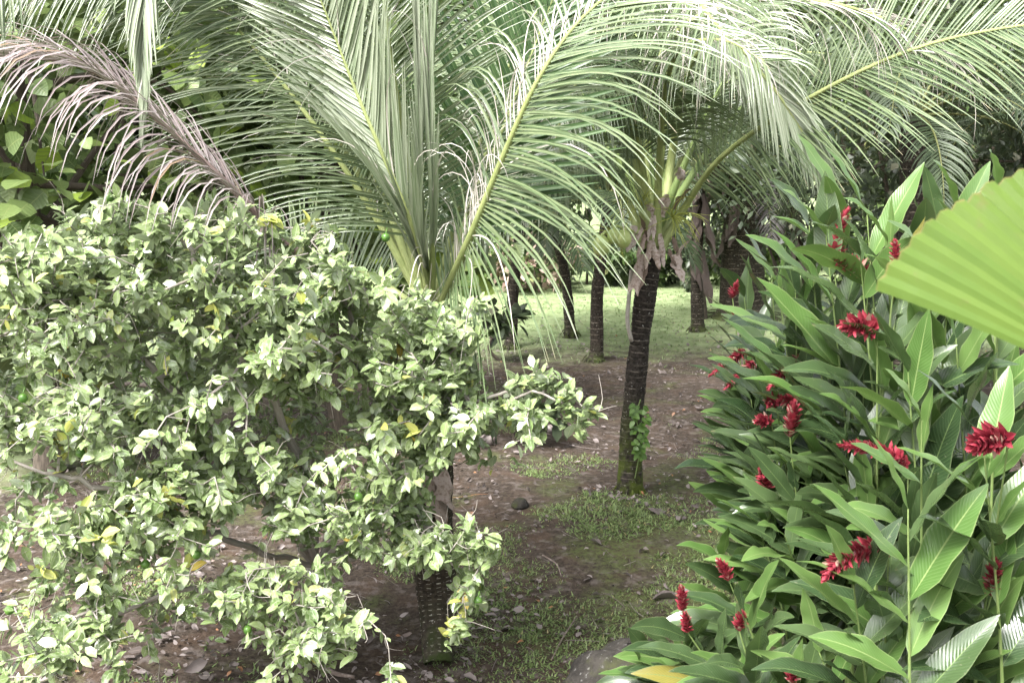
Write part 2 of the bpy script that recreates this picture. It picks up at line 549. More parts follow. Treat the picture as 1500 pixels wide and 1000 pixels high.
def blades(n, pts, hmin, hmax, w, mat, name, label, per=5):
    b = MB()
    base = np.repeat(pts, per, 0) + np.concatenate([rng.normal(0, .035, (len(pts) * per, 2)), np.zeros((len(pts) * per, 1))], 1)
    K = len(base)
    base[:, 2] = gz(base[:, 0], base[:, 1]) - .025
    a = rng.uniform(0, 6.28, K)
    tl = rng.uniform(.4, 3.2, K)
    d = np.stack([np.cos(a) * tl, np.sin(a) * tl, np.ones(K)], -1)
    ln = rng.uniform(hmin, hmax, K)
    b.leaves(base, d, np.stack([-np.cos(a), -np.sin(a), np.ones(K) * .5], -1), ln, w * rng.uniform(.6, 1.3, K), lambda t: max(.08, (1 - t) ** .7), k=3, nc=2, droop=rng.uniform(.2, 1.2, K), fold=0)
    tag(b.build(name, M[mat]), label, 'grass', kind='stuff')


# short grass on the soil at the front right, thin everywhere
n = 36000
yy = rng.uniform(4.5, 14, n)
xx = rng.uniform(-5, 4.5, n)
field = np.sin(xx * 2.3 + 1.1 * yy) + np.sin(yy * 2.9 - xx * 1.3) + .8 * np.sin(xx * 5.1 + 3) * np.sin(yy * 4.3)
thr = np.where((xx > -.6) & (yy < 10.5), np.where(yy < 8.7, -.7, .15), 1.2)
k_ = field + rng.normal(0, .35, n) > thr
blades(0, np.stack([xx[k_], yy[k_], 0 * xx[k_]], -1), .02, .062, .007, 'grass', 'short_grass', 'low tufts of green grass on the brown soil', per=7)
n = 24000
yy = rng.uniform(12, 33, n)
xx = rng.uniform(-13, 13, n)
k_ = in_lawn(xx, yy + rng.normal(0, 1.2, n))
blades(0, np.stack([xx[k_], yy[k_], 0 * xx[k_]], -1), .04, .1, .011, 'lawn', 'lawn_grass', 'mown green lawn in full light beyond the palms', per=3)


# ------------------------------------------------------------------ palm parts
def frond(parent, pts, Nh, n=80, L=1.0, w=.03, ang=(62, 34), droop=(.5, .5), ls=(1., 1.), start=.16, mat='palm', rmat='rachis', r0=.026, dry=(.035, .035), dry_from=0.,
          label=None, k=7, stiff=0., lift=.12, tipl=.4, name='frond', jitter=1., base_w=1.15, dmat='palm_dry', ddroop=2.2, fold=.5, sheen=0):
    """a pinnate leaf along a rachis curve; Nh = which way the upper face looks"""
    C = spline(pts, 60)
    seg = np.linalg.norm(np.diff(C, axis=0), axis=1)
    cum = np.concatenate([[0], np.cumsum(seg)])
    tt = np.linspace(0, 1, 60)
    Tn = nz(np.gradient(C, axis=0))
    lf = MB()
    for si, sgn in ((0, -1), (1, 1)):
        t = np.linspace(start, 1., n) + rng.normal(0, .15 / n, n)
        t = np.clip(t, 0, 1)
        s_ = t * cum[-1]
        base = np.stack([np.interp(s_, cum, C[:, j]) for j in range(3)], -1)
        T = nz(np.stack([np.interp(s_, cum, Tn[:, j]) for j in range(3)], -1))
        Nv = np.broadcast_to(np.asarray(Nh, float), T.shape)
        Nv = nz(Nv - (Nv * T).sum(1, keepdims=True) * T)
        S = np.cross(T, Nv)
        q = (t - start) / (1 - start)
        A = np.radians(ang[0] + (ang[1] - ang[0]) * q + rng.normal(0, 2.2 * jitter, n))
        lft = lift + rng.normal(0, .05 * jitter, n)
        d = np.cos(A)[:, None] * T + sgn * np.sin(A)[:, None] * S + lft[:, None] * Nv
        ln = L * ls[si] * np.interp(q, [0, .12, .35, .7, 1], [.55, .85, 1., .82, tipl]) * rng.normal(1, .05 * jitter, n)
        dr = np.full(n, droop[si]) * rng.uniform(.75, 1.3, n)
        isdry = (rng.random(n) < dry[si]) & (q >= dry_from)
        dr = np.where(isdry, ddroop * rng.uniform(.7, 1.3, n), dr)
        for flag in (False, True):
            m = isdry == flag
            if not m.any(): continue
            kk = int(m.sum())
            lf.leaves(base[m], d[m] + (T[m] * .7 if flag else 0), Nv[m] * .9 + .25 * T[m], ln[m], (w * (.55 if flag else 1.)) * rng.uniform(.85, 1.1, kk), strap, k=k + (3 if flag else 0), nc=3,
                      droop=dr[m], fold=rng.uniform(.5, .9, kk) if flag else fold, mat=1 if flag else 0, twist=rng.normal(0, 1.2, kk) if flag else rng.normal(0, .15, kk),
                      bend=rng.normal(0, .5, (kk, 3)) if flag else rng.normal(0, .035 * jitter, (kk, 3)))
    fo = lf.build(name, [M[mat], M[dmat]], parent, label=label)
    rb = MB()
    rad = r0 * np.interp(tt, [0, .06, .2, .5, 1], [base_w, 1.15, .8, .5, .12])
    rb.tube(C, rad, 7)
    rb.build('rachis', M[rmat], fo)
    return fo


def palm_trunk(pts, radii, mat, rings, seg=26, rough_=.006):
    C = spline(pts, 160)
    t = np.linspace(0, 1, 160)
    r = np.interp(t, np.linspace(0, 1, len(radii)), radii)
    ll = np.concatenate([[0], np.cumsum(np.linalg.norm(np.diff(C, axis=0), axis=1))])
    r = r + .004 * ((ll * rings + .5 * np.sin(ll * 5)) % 1.0) + .004 * np.sin(ll * 9 + 1) + rng.normal(0, .002, 160)
    b = MB()
    b.tube(C, r, seg)
    b.v[-1] += rng.normal(0, rough_ * .35, b.v[-1].shape)
    return b


def roots_flare(b, base, r, n=14):
    for i in range(n):
        a = i / n * 6.283 + random.uniform(-.2, .2)
        p0 = base + np.array([math.cos(a) * r * .75, math.sin(a) * r * .75, random.uniform(.04, .12)])
        p1 = base + np.array([math.cos(a) * r * 1.25, math.sin(a) * r * 1.25, -.02])
        b.tube(np.array([p0, (p0 + p1) / 2 + [0, 0, .02], p1]), [.014, .012, .008], 5)


def px(l):
    return [P(*q) for q in l]


def auto_frond(parent, top, az, el, length, n=46, L=.8, w=.032, mat='palm_far', rmat='rachis_far', sag=1.0, k=5, r0=.022, dry=(0, 0), droop=.8, **kw):
    """an arching frond leaving the crown at azimuth az and elevation el"""
    d = np.array([math.cos(az) * math.cos(el), math.sin(az) * math.cos(el), math.sin(el)])
    p = np.array(top, float)
    pts = [p.copy()]
    for i in range(6):
        p = p + d * length / 6
        d = nz(d - UP * sag * (i + 1) / 12)
        pts.append(p.copy())
    side = np.cross(d, UP)
    Nn = nz(np.cross(side, nz(pts[-1] - pts[0])) * 1.0 + UP * .3)
    if Nn[2] < 0: Nn = -Nn
    return frond(parent, pts, Nn, n=n, L=L, w=w, mat=mat, rmat=rmat, droop=(droop, droop), k=k, r0=r0, dry=dry, **kw)


def sheath(parent, base, d, n, ln, wd, curl=.4, label=None, mat='sheath'):
    b = MB()
    ln *= .72
    b.leaves(np.array([base]), np.array([d]), np.array([n]), ln, wd * .9, lambda t: max(.04, (.55 + .75 * t - 1.15 * t ** 3) * (1 + .18 * math.sin(17 * t + wd * 90))), k=14, nc=7, curl=curl, fold=-.45, wave=.3, wfreq=11, twist=random.uniform(-.9, .9))
    return b.build('leaf_sheath', M[mat], parent, label=label)


def strands(parent, base, d, n=22, ln=.4):
    b = MB()
    for i in range(n):
        p = np.array(base, float)
        dd = nz(np.array(d) + rng.normal(0, .28, 3))
        pts = [p.copy()]
        for j in range(5):
            p = p + dd * ln / 5
            dd = nz(dd + rng.normal(0, .2, 3) - UP * .22)
            pts.append(p.copy())
        b.tube(np.array(pts), [.005, .005, .004, .004, .003, .003], 4)
    return b.build('flower_stalk', M['strand'], parent)


def ellipsoid(b, c, r, seg=20, rings=12, bump=.0, axis=None):
    th = np.linspace(0, math.pi, rings + 1)
    ph = np.linspace(0, 2 * math.pi, seg + 1)
    V = np.stack([np.sin(th)[:, None] * np.cos(ph)[None], np.sin(th)[:, None] * np.sin(ph)[None], np.cos(th)[:, None] * np.ones_like(ph)[None]], -1)
    if bump:
        s1, s2, s3 = rng.uniform(0, 6, 3)
        V = V * (1 + bump * (np.sin(3 * V[..., 0] + s1) + np.sin(4 * V[..., 1] + s2) + np.sin(5 * V[..., 2] + s3) + .5 * np.sin(11 * V[..., 0] + 9 * V[..., 1])))[..., None]
    V = V * np.asarray(r) + np.asarray(c)
    b.grids(V[None, ::-1], rng.random((1, 3)))


# ------------------------------------------------------------------ the near palm
nb = G(642, 962)
near = empty('coconut_palm', nb, 'near coconut palm with scarred trunk behind the lime tree and long arching fronds', 'palm', 'coconut palms')
cr = P(632, 450, 7.1)
tb = palm_trunk([nb + [0, 0, -.05], P(640, 870, 7.1), P(634, 770, 7.1), P(634, 600, 7.1), cr], [.1, .155, .15, .14, .13], 'trunk_near', 22)
tb.build('trunk', M['trunk_near'], near)
for dx, ln, s in ((-.1, .5, -1), (.06, .42, 1), (-.02, .55, 1)):
    p0 = P(636, 690, 7.0) + [dx, -.1, random.uniform(-.05, .1)]
    sheath(near, p0, [s * .25, -.2, -1], [s * .4, -1, .2], ln, .12, -.3)
cb = lambda a, b: P(632 + a, 450 + b, 7.05)
# upright, facing us
frond(near, [cb(0, 0)] + px([(612, 330, 6.9), (592, 200, 6.7), (572, 80, 6.6), (555, -60, 6.6), (530, -190, 6.6)]), (.15, -1, .1), n=76, L=1.12, w=.0115, ang=(66, 42), droop=(.25, .45), r0=.03, start=.18)
frond(near, [cb(-6, 5)] + px([(560, 335, 7.2), (490, 225, 7.2), (420, 130, 7.2), (350, 45, 7.2), (270, -40, 7.1), (180, -110, 7.0)]), (-.25, -.85, .45), n=72, L=1.15, w=.0115, ang=(62, 44), droop=(.75, .45), r0=.03, start=.2)
# folded, pale
frond(near, [cb(4, -4)] + px([(606, 335, 6.5), (556, 215, 6.4), (523, 137, 6.4), (497, 70, 6.4), (466, -10, 6.4), (430, -100, 6.4)]), (-.45, -.8, .2), n=84, L=1.0, w=.014, mat='palm_pale', ang=(5, 58), droop=(.1, .3), r0=.022, start=.05, lift=.02, jitter=.9, tipl=.7)
# unopened spears
for (x0, x1, dw) in ((615, 610, .012), (630, 634, .016)):
    frond(near, px([(632, 448, 7.0), (x0 + 4, 330, 6.6), (x0, 180, 6.45), (x1, 40, 6.4), (x1, -90, 6.4)]), (0, -1, 0), n=36, L=.9, w=dw, mat='palm_pale', ang=(2.2, 1.2), droop=(0, 0), r0=.024, start=.1, lift=0, jitter=.25, name='spear_leaf')
# right arch, left half dried
frond(near, [cb(10, 6)] + px([(690, 345, 6.4), (735, 235, 6.1), (788, 118, 5.9), (850, 30, 5.9), (930, -30, 6.0), (1020, -50, 6.1)]), (-.35, -.75, .55), n=110, L=1.42, w=.0118, ang=(72, 46), droop=(1.9, .95), ls=(.5, 1.), dry=(.75, .1), dry_from=.1, ddroop=3.4, r0=.03, start=.03)
# stiff dark frond behind it
frond(near, [cb(6, 0)] + px([(690, 300, 7.3), (740, 180, 7.4), (790, 50, 7.5), (840, -80, 7.6)]), (.1, -1, .1), n=42, L=1.15, w=.03, ang=(66, 26), droop=(-.1, .05), ls=(1., .9), mat='palm_dark', start=.2)
# over the left of the frame, tip hanging back into it
frond(near, [cb(-8, 0)] + px([(545, 150, 7.0), (430, -80, 6.5), (310, -190, 6.0), (235, -150, 5.8), (214, -20, 5.7), (211, 90, 5.7), (209, 185, 5.7)]), (-.1, -1, .3), n=80, L=.7, w=.016, mat='palm_pale', ang=(34, 2), droop=(1.6, 1.6), start=.35, jitter=.5, tipl=.18, lift=.04)
frond(near, [cb(-4, 0)] + px([(560, 160, 7.4), (430, -50, 7.3), (290, -105, 7.1), (140, -125, 6.9), (0, -110, 6.7), (-120, -60, 6.5)]), (.1, -.92, .4), n=92, L=1.2, w=.012, ang=(66, 44), droop=(1.0, .8), start=.2)
frond(near, [cb(-8, 6)] + px([(500, 210, 7.6), (330, -20, 7.2), (150, -120, 6.4), (40, -130, 5.9), (0, -60, 5.7), (-30, 20, 5.6), (-60, 110, 5.6)]), (.3, -.8, .4), n=80, L=.85, w=.013, ang=(50, 12), droop=(1.5, 1.3), start=.3)
frond(near, [cb(-8, 0)] + px([(490, 130, 7.4), (310, -60, 7.2), (150, -60, 7.0), (40, -25, 6.9), (-70, 40, 6.8)]), (.1, -.95, .35), n=80, L=1.05, w=.0125, ang=(64, 40), droop=(.7, .9), start=.25)
# dead one
frond(near, [cb(-20, 14)] + px([(430, 366, 6.4), (370, 306, 6.2), (300, 238, 6.1), (230, 175, 6.0), (150, 112, 5.9), (70, 87, 5.8), (-20, 98, 5.8), (-130, 150, 5.9)]), (.25, -.12, 1), n=135, L=1.1, w=.0095, ang=(52, 30), droop=(2.5, 2.2), mat='palm_dead', rmat='rachis_dead', dmat='palm_dead', start=.3, r0=.03, jitter=1.6, label='dried mauve brown drooping frond')
# low rear fronds behind the lime tree
frond(near, [cb(-6, 14)] + px([(570, 420, 7.4), (490, 380, 7.8), (410, 360, 8.1), (340, 370, 8.3)]), (-.1, -.5, .85), n=60, L=1.0, w=.0135, ang=(64, 40), droop=(.8, .5), start=.2)
frond(near, [cb(8, 0)] + px([(680, 330, 7.7), (720, 200, 8.2), (770, 110, 8.6), (840, 70, 9.0), (920, 90, 9.2)]), (-.3, -.7, .6), n=80, L=1.15, w=.0135, ang=(66, 42), droop=(.8, .9), start=.15)
for az, el, lg in ((.9, 1.15, 3.8),):
    auto_frond(near, cr, az, el, lg, n=60, L=1.0, w=.0135, mat='palm', rmat='rachis', sag=.9)

# ------------------------------------------------------------------ the middle palm
mb_ = G(922, 720)
midp = empty('coconut_palm', mb_, 'middle coconut palm with a dark ringed trunk and green nuts, creeper on its trunk', 'palm', 'coconut palms')
YM = mb_[1]
mt = palm_trunk([mb_ + [0, 0, -.05], P(926, 620, YM), P(937, 500, YM), P(949, 410, YM), P(962, 345, YM)], [.145, .12, .105, .115, .1], 'trunk_mid', 15)
roots_flare(mt, mb_, .15)
mt.build('trunk', M['trunk_mid'], midp)
c2 = lambda a, b, dy=0: P(960 + a, 360 + b, YM - .05 + dy)
frond(midp, [c2(4, 12, -.1)] + px([(1002, 305, 10.5), (1060, 228, 10.0), (1180, 147, 9.2), (1340, 72, 8.6), (1520, 35, 8.0), (1700, 30, 7.6)]), (-.2, -.85, .55), n=112, L=1.4, w=.0128, ang=(58, 40), droop=(.2, .35), start=.17, r0=.045, dry=(0, .05), dry_from=.5, label='long frond reaching out to the right')
frond(midp, [c2(-10, 0)] + px([(930, 250, 10.5), (890, 150, 10), (830, 90, 9.5), (750, 75, 9), (680, 110, 8.6)]), (.2, -.6, .8), n=92, L=1.3, w=.013, droop=(1.3, 1.1), start=.22, r0=.05, dry=(.2, .1), dry_from=.4)
frond(midp, [c2(0, 0)] + px([(968, 230, 11.0), (985, 110, 10.8), (1010, 0, 10.6), (1050, -90, 10.2)]), (0, -1, .2), n=76, L=1.3, w=.014, droop=(.6, .6), start=.3, r0=.055)
frond(midp, [c2(8, 0)] + px([(985, 220, 10.9), (1012, 100, 10.2), (1060, 55, 9.6), (1120, 112, 9.2), (1180, 200, 9.0), (1212, 270, 9.0)]), (-.6, -.6, .2), n=84, L=.95, w=.015, mat='palm_pale', ang=(44, 6), droop=(1.0, 1.0), start=.35, r0=.05, jitter=.8, tipl=.3)
frond(midp, [c2(-4, 0)] + px([(945, 210, 10.7), (975, 70, 10.1), (1060, 10, 9.5), (1180, 0, 9.1), (1300, 30, 8.9), (1400, 90, 8.8)]), (-.1, -.6, .8), n=96, L=1.3, w=.013, ang=(60, 36), droop=(.9, 1.0), start=.25, r0=.05, dry=(.5, .5), dry_from=.2, ddroop=3.6)
frond(midp, [c2(-14, 6)] + px([(916, 290, 10.7), (870, 235, 10.3), (800, 225, 9.8), (725, 270, 9.4), (680, 330, 9.2)]), (.1, -.4, .9), n=86, L=1.3, w=.013, droop=(1.4, 1.2), start=.2, r0=.05)
frond(midp, [c2(6, 4)] + px([(1000, 230, 11.2), (1060, 130, 11.6), (1150, 80, 12), (1250, 90, 12.3), (1330, 140, 12.5)]), (-.1, -.6, .8), n=80, L=1.2, w=.015, droop=(.9, .9), start=.25, r0=.05, dry=(.1, .2), dry_from=.5)
frond(midp, [c2(-6, 0)] + px([(925, 200, 10.2), (890, 60, 9.2), (900, -20, 8.2), (950, -40, 7.4), (1010, -10, 6.9), (1060, 50, 6.6)]), (-.2, -.7, .6), n=90, L=1.15, w=.012, ang=(64, 40), droop=(1.0, 1.0), start=.3, r0=.05, dry=(.5, .5), dry_from=.3, ddroop=3.6)
frond(midp, [c2(-8, 0, -.1)] + px([(940, 240, 10.3), (915, 130, 9.6), (870, 100, 8.9), (830, 150, 8.5), (810, 220, 8.4)]), (-.1, -.8, .5), n=86, L=1.25, w=.0125, ang=(60, 30), droop=(1.4, 1.4), start=.25, r0=.045)
frond(midp, [c2(2, 0, -.1)] + px([(965, 250, 10.3), (975, 130, 9.6), (1000, 70, 8.9), (1060, 60, 8.3), (1120, 90, 8.0)]), (-.1, -.8, .5), n=86, L=1.2, w=.0125, ang=(62, 34), droop=(1.3, 1.5), start=.3, r0=.045, dry=(.1, .3), dry_from=.4, ddroop=3.6)
for az, el, lg in ((1.2, 1.0, 3.6), (.6, .9, 3.8), (2.2, .9, 3.6), (1.7, 1.2, 4), (2.8, 1.1, 3.8), (.1, 1.2, 3.6)):
    auto_frond(midp, P(960, 345, YM), az, el, lg, n=60, L=1.1, w=.015, mat='palm', rmat='petiole', sag=.9, r0=.045, start=.25)
for (x, y, d, n_, ln, wd) in ((940, 372, (-.1, -.1, -1), (-.2, -1, 0), .62, .09), (990, 372, (.28, -.1, -1), (.2, -1, .1), .42, .1), (952, 348, (.3, -.3, -1), (-.1, -1, .2), .5, .06), (958, 320, (-.5, -.2, 1), (-.2, -1, .3), .25, .08),
                             (935, 385, (-.25, -.1, -1), (-.8, -.6, 0), .45, .07), (1003, 262, (-.4, -.3, .5), (0, -1, .4), .22, .09), (968, 318, (.2, -.2, 1), (.2, -1, .1), .35, .1), (928, 330, (-.2, -.1, -1), (-.6, -1, 0), .4, .07)):
    sheath(midp, P(x, y, YM - .2), d, n_, ln, wd, -.25)
for j in range(12):
    a = random.uniform(3.3, 6.1)
    sheath(midp, P(962 + 26 * math.cos(a), random.uniform(300, 392), YM - .1 + .12 * math.sin(a)), (math.cos(a) * .5, -.2, random.choice((-1, -1, .8))), (math.cos(a), -.8, .2), random.uniform(.25, .5), random.uniform(.03, .075), random.uniform(-.6, .4), mat=random.choice(('sheath', 'sheath_brown')))
strands(midp, P(940, 300, YM - .2), (-.2, -.4, .3), 24, .42)
strands(midp, P(985, 318, YM - .15), (.2, -.4, .2), 24, .4)
strands(midp, P(905, 345, YM - .15), (-.5, -.3, -.1), 16, .35)
for (x, y, r) in ((881, 360, .092), (913, 350, .082), (899, 346, .07)):
    e = MB()
    c = P(x, y, YM - .4)
    ellipsoid(e, c, (r, r, r * 1.18), bump=.012)
    e.tube(np.array([c + [0, 0, r * 1.1], c + [.03, 0, r * 1.5], P(935, 345, YM - .1)]), [.02, .014, .012], 6)
    e.build('coconut', M['coconut'], midp)
# a thin hanging stem beside the trunk
e = MB()
e.tube(spline([P(925, 395, YM - .1), P(921, 440, YM - .12), P(919, 470, YM - .14), P(925, 500, YM - .12)], 14), .022, 6)
e.build('old_petiole', M['twig'], midp)

# creeper on the middle trunk
cp = P(937, 655, YM - .15)
crp = empty('creeper', cp, 'green climbing creeper with round leaves on the middle palm trunk', 'creeper')
b = MB()
q = np.array([P(936 + random.uniform(-14, 14) * (1 - abs(j / 60 - .4)), 592 + j * 1.3, YM - .17 - random.random() * .05) for j in range(60)])
a = rng.uniform(0, 6.28, 60)
b.leaves(q, np.stack([np.cos(a), -.4 + 0 * a, -.6 + .5 * np.sin(a)], -1), np.stack([rng.normal(0, .3, 60), -np.ones(60), .5 + rng.normal(0, .3, 60)], -1), rng.uniform(.05, .095, 60), .028, heart, k=5, nc=3, droop=.4, fold=.15)
b.build('foliage', M['creeper'], crp)
b = MB()
b.tube(spline([P(930, 700, YM - .14), P(938, 650, YM - .15), P(932, 610, YM - .15), P(938, 585, YM - .16)], 20), .006, 5)
b.build('stem', M['cane'], crp)

# ------------------------------------------------------------------ palms farther back
far = [
    ((748, 512), (764, 325), .15, 'far palm trunk standing dark behind the lime tree tips', 2.6),
    ((836, 490), (800, 300), .14, 'slim far palm with a pale ringed trunk leaning on the lawn edge', 2.6),
    ((869, 529), (890, 312), .15, 'far palm below the green coconuts, its foot thickened and bent', 2.4),
    ((1022, 486), (1026, 262), .17, 'far straight palm trunk just right of the middle palm', 2.6),
    ((1088, 462), (1094, 262), .68, 'thick shaggy dark palm behind the ginger tops', 3.2),
    ((1165, 440), (1160, 300), .2, 'farthest dark palm right of the shaggy one', 2.8),
]
for i, (b0, t0, r, lab, fl) in enumerate(far):
    base = G(*b0)
    o = empty('coconut_palm', base, lab, 'palm', 'coconut palms')
    top = P(t0[0], t0[1], base[1])
    m_ = (base + top) / 2 + [(.12 if i == 1 else -.05), 0, 0]
    b = palm_trunk([base + [0, 0, -.1], base * .85 + m_ * .15 + [.05 if i == 2 else 0, 0, 0], m_, top, top + [0, 0, .3]], [r * 1.35, r * .85, r * .72, r * .7, r * .5], 'trunk_far', 9)
    roots_flare(b, base, r * 1.3)
    b.build('trunk', M['trunk_far'], o)
    nf = 13 if i != 4 else 18
    for j in range(nf):
        az = j * 2.4 + i
        el = 1.25 - 1.5 * (j / nf)
        dead = j > nf - 4
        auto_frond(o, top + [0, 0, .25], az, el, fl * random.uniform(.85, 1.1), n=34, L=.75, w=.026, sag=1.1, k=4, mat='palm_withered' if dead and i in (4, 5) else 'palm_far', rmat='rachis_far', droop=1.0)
    if i in (4, 5, 3):
        for j in range(9):
            a = random.uniform(3.3, 6.1)
            sheath(o, top + [math.cos(a) * r * .9, math.sin(a) * r * .9, random.uniform(-1.6, .2)], [math.cos(a) * .3, math.sin(a) * .3, -1], [math.cos(a), math.sin(a), .1], random.uniform(.9, 1.9), .16, -.2, mat='sheath_dark')

# ------------------------------------------------------------------ broadleaf trees
def tree(name, loc, height, crown, leaf, count, mat, label, cat, group=None, clumps=40, trunk_r=.15, crown_z=.62, prof=oval, bark='twig_dark', low=.0, lw=.36, limb_n=14, k=2, nc=3, shell=.35):
    loc = np.array(loc, float)
    o = empty(name, loc, label, cat, group)
    cc = loc + [0, 0, height * crown_z]
    v = nz(rng.normal(0, 1, (clumps, 3)))
    rr = shell + (1 - shell) * rng.random(clumps) ** .6
    cen = cc + v * rr[:, None] * np.asarray(crown)
    cen[:, 2] = np.maximum(cen[:, 2], loc[2] + low + .15)
    b = MB()
    top = cc + [0, 0, crown[2] * .4]
    tr = spline([loc - [0, 0, .1], loc * .6 + cc * .4 + rng.normal(0, .1, 3) * [1, 1, 0], cc, top], 24)
    b.tube(tr, trunk_r * np.linspace(1.2, .3, 24), 9)
    b.build('trunk', M[bark], o)
    b = MB()
    for c in cen[:limb_n]:
        s = tr[random.randint(8, 20)]
        b.tube(spline([s, (s + c) / 2 + rng.normal(0, .2, 3) + [0, 0, .15], c], 9), trunk_r * np.linspace(.38, .06, 9), 5)
    if limb_n:
        b.build('branches', M[bark], o)
    b = MB()
    w_ = rng.random(clumps) ** 1.2 + .25
    ci = rng.choice(clumps, count, p=w_ / w_.sum())
    cr_ = np.asarray(crown) * rng.uniform(.16, .36, clumps)[:, None]
    off = nz(rng.normal(0, 1, (count, 3))) * rng.random((count, 1)) ** .45
    pos = cen[ci] + off * cr_[ci]
    pos[:, 2] = np.maximum(pos[:, 2], loc[2] + low + .03)
    d = nz(off + v[ci] * .5 + rng.normal(0, .5, (count, 3)) - UP * .2)
    n_ = nz(UP * .9 + v[ci] * .5 + off * .4 + rng.normal(0, .45, (count, 3)))
    ln = leaf * rng.uniform(.6, 1.25, count)
    b.leaves(pos, d, n_, ln, ln * lw, prof, k=k, nc=nc, droop=rng.uniform(0, .7, count), fold=.2)
    b.build('crown', M[mat], o)
    return o


# big-leaved trees behind the near palm
tree('broadleaf_tree', (-5.4, 11.2, 0), 6.5, (2.6, 1.8, 2.9), .26, 3800, 'broad', 'tree with large heart shaped leaves at the left behind the dried frond', 'tree', 'big leaved trees behind the palm', prof=heart, lw=.42, k=4, clumps=70, low=.3)
tree('broadleaf_tree', (-2.3, 13.2, 0), 6.8, (2.4, 1.8, 3.0), .3, 2600, 'broad', 'tree with large heart shaped leaves straight behind the near palm crown', 'tree', 'big leaved trees behind the palm', prof=heart, lw=.42, k=4, clumps=70, low=.3)
tree('broadleaf_tree', (-8.2, 14.0, 0), 7.5, (3.0, 2, 3.4), .28, 3400, 'broad', 'tree with large heart shaped leaves at the far left edge', 'tree', 'big leaved trees behind the palm', prof=heart, lw=.42, k=4, clumps=60, low=.3)
# dark trees at the right
for (x, y, h, lab) in ((6.0, 15.5, 7, 'dark small leaved tree behind the ginger tops at the right'), (9.0, 17.5, 8.5, 'dark small leaved tree at the right edge above the fan leaf'), (4.6, 24, 8, 'dark small leaved tree between the shaggy palm and the ginger')):
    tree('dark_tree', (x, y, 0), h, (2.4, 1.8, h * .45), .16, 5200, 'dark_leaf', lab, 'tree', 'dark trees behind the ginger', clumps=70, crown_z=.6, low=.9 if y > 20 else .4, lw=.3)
for (x, y) in ((5.2, 13.2), (7.2, 14.0)):
    o = empty('shaggy_palm', (x, y, 0), 'dark palm with drooping fronds behind the ginger tops', 'palm', 'dark palms behind the ginger')
    tp = np.array([x, y, 4.2])
    b = palm_trunk([(x, y, -.1), (x + .1, y, 2), tp], [.2, .17, .15], 'trunk_far', 9)
    b.build('trunk', M['trunk_far'], o)
    for j in range(16):
        auto_frond(o, tp, j * 2.4, 1.1 - 1.3 * j / 16, random.uniform(2.2, 2.9), n=40, L=.6, w=.018, sag=1.5, k=4, mat='palm_far', rmat='rachis_far', droop=1.4)

# the wood beyond the lawn: a few trees grown, then copied
protos = []
for i, (h, mat) in enumerate(((11, 'mid_leaf'), (12, 'dark_leaf'), (10, 'mid_leaf'), (13, 'dark_leaf'))):
    protos.append(tree('broadleaf_tree', (-18 + 12 * i, 36 + 2 * i, 0), h, (3.4, 3.0, h * .46), .34, 5200, mat, 'tall leafy tree in the row beyond the lawn', 'tree', 'tall trees beyond the lawn', clumps=80, trunk_r=.25, crown_z=.55, low=.5, lw=.34))
for i in range(26):
    o = copy_tree(protos[i % 4])
    row = i % 2
    o.location = (-26 + i * 2.1 + random.uniform(-.6, .6), 35 + row * 5 + random.uniform(-1, 1), 0)
    o.rotation_euler.z = random.uniform(0, 6.28)
    s = random.uniform(.85, 1.2)
    o.scale = (s, s, s)
# shrubs along the far edge of the lawn
sp_ = []
for i, (mat, lf) in enumerate((('pale_leaf', .3), ('mid_leaf', .26), ('dark_leaf', .2))):
    sp_.append(tree('shrub', (-2 + 3 * i, 30.5, 0), 1.9, (1.3, .9, 1.0), lf, 1300, mat, ['pale green leafy shrub on the far edge of the lawn', 'mid green leafy shrub on the far edge of the lawn', 'dark leafy shrub on the far edge of the lawn'][i], 'shrub', ['pale shrubs along the lawn', 'green shrubs along the lawn', 'dark shrubs along the lawn'][i], clumps=22, trunk_r=.05, crown_z=.5, low=.0, limb_n=5, lw=.3))
for i in range(20):
    o = copy_tree(sp_[(i * 7 + i // 3) % 3])
    o.location = (-15 + i * 1.6 + random.uniform(-.4, .4), 30.6 + random.uniform(-.9, 1.2), 0)
    o.rotation_euler.z = random.uniform(0, 6.28)
    s = random.uniform(.8, 1.35)
    o.scale = (s, s, s)
tree('shrub', (.6, 28.6, 0), 1.7, (1.4, .7, .9), .26, 1000, 'pink_leaf', 'pinkish brown shrub seen between the far palm trunks', 'shrub', clumps=20, trunk_r=.05, crown_z=.5, limb_n=5, lw=.28)
tree('shrub', G(738, 528), 1.1, (.4, .3, .35), .26, 60, 'dark_leaf', 'small dark big leaved shrub behind the lime tips', 'shrub', clumps=14, trunk_r=.03, crown_z=.65, limb_n=8, prof=heart, lw=.42, k=4)
tree('shrub', G(755, 650), .7, (.7, .3, .3), .22, 120, 'dark_leaf', 'low dark leafy plant beside the fallen husks', 'shrub', clumps=12, trunk_r=.02, crown_z=.55, limb_n=6, lw=.3, k=3)

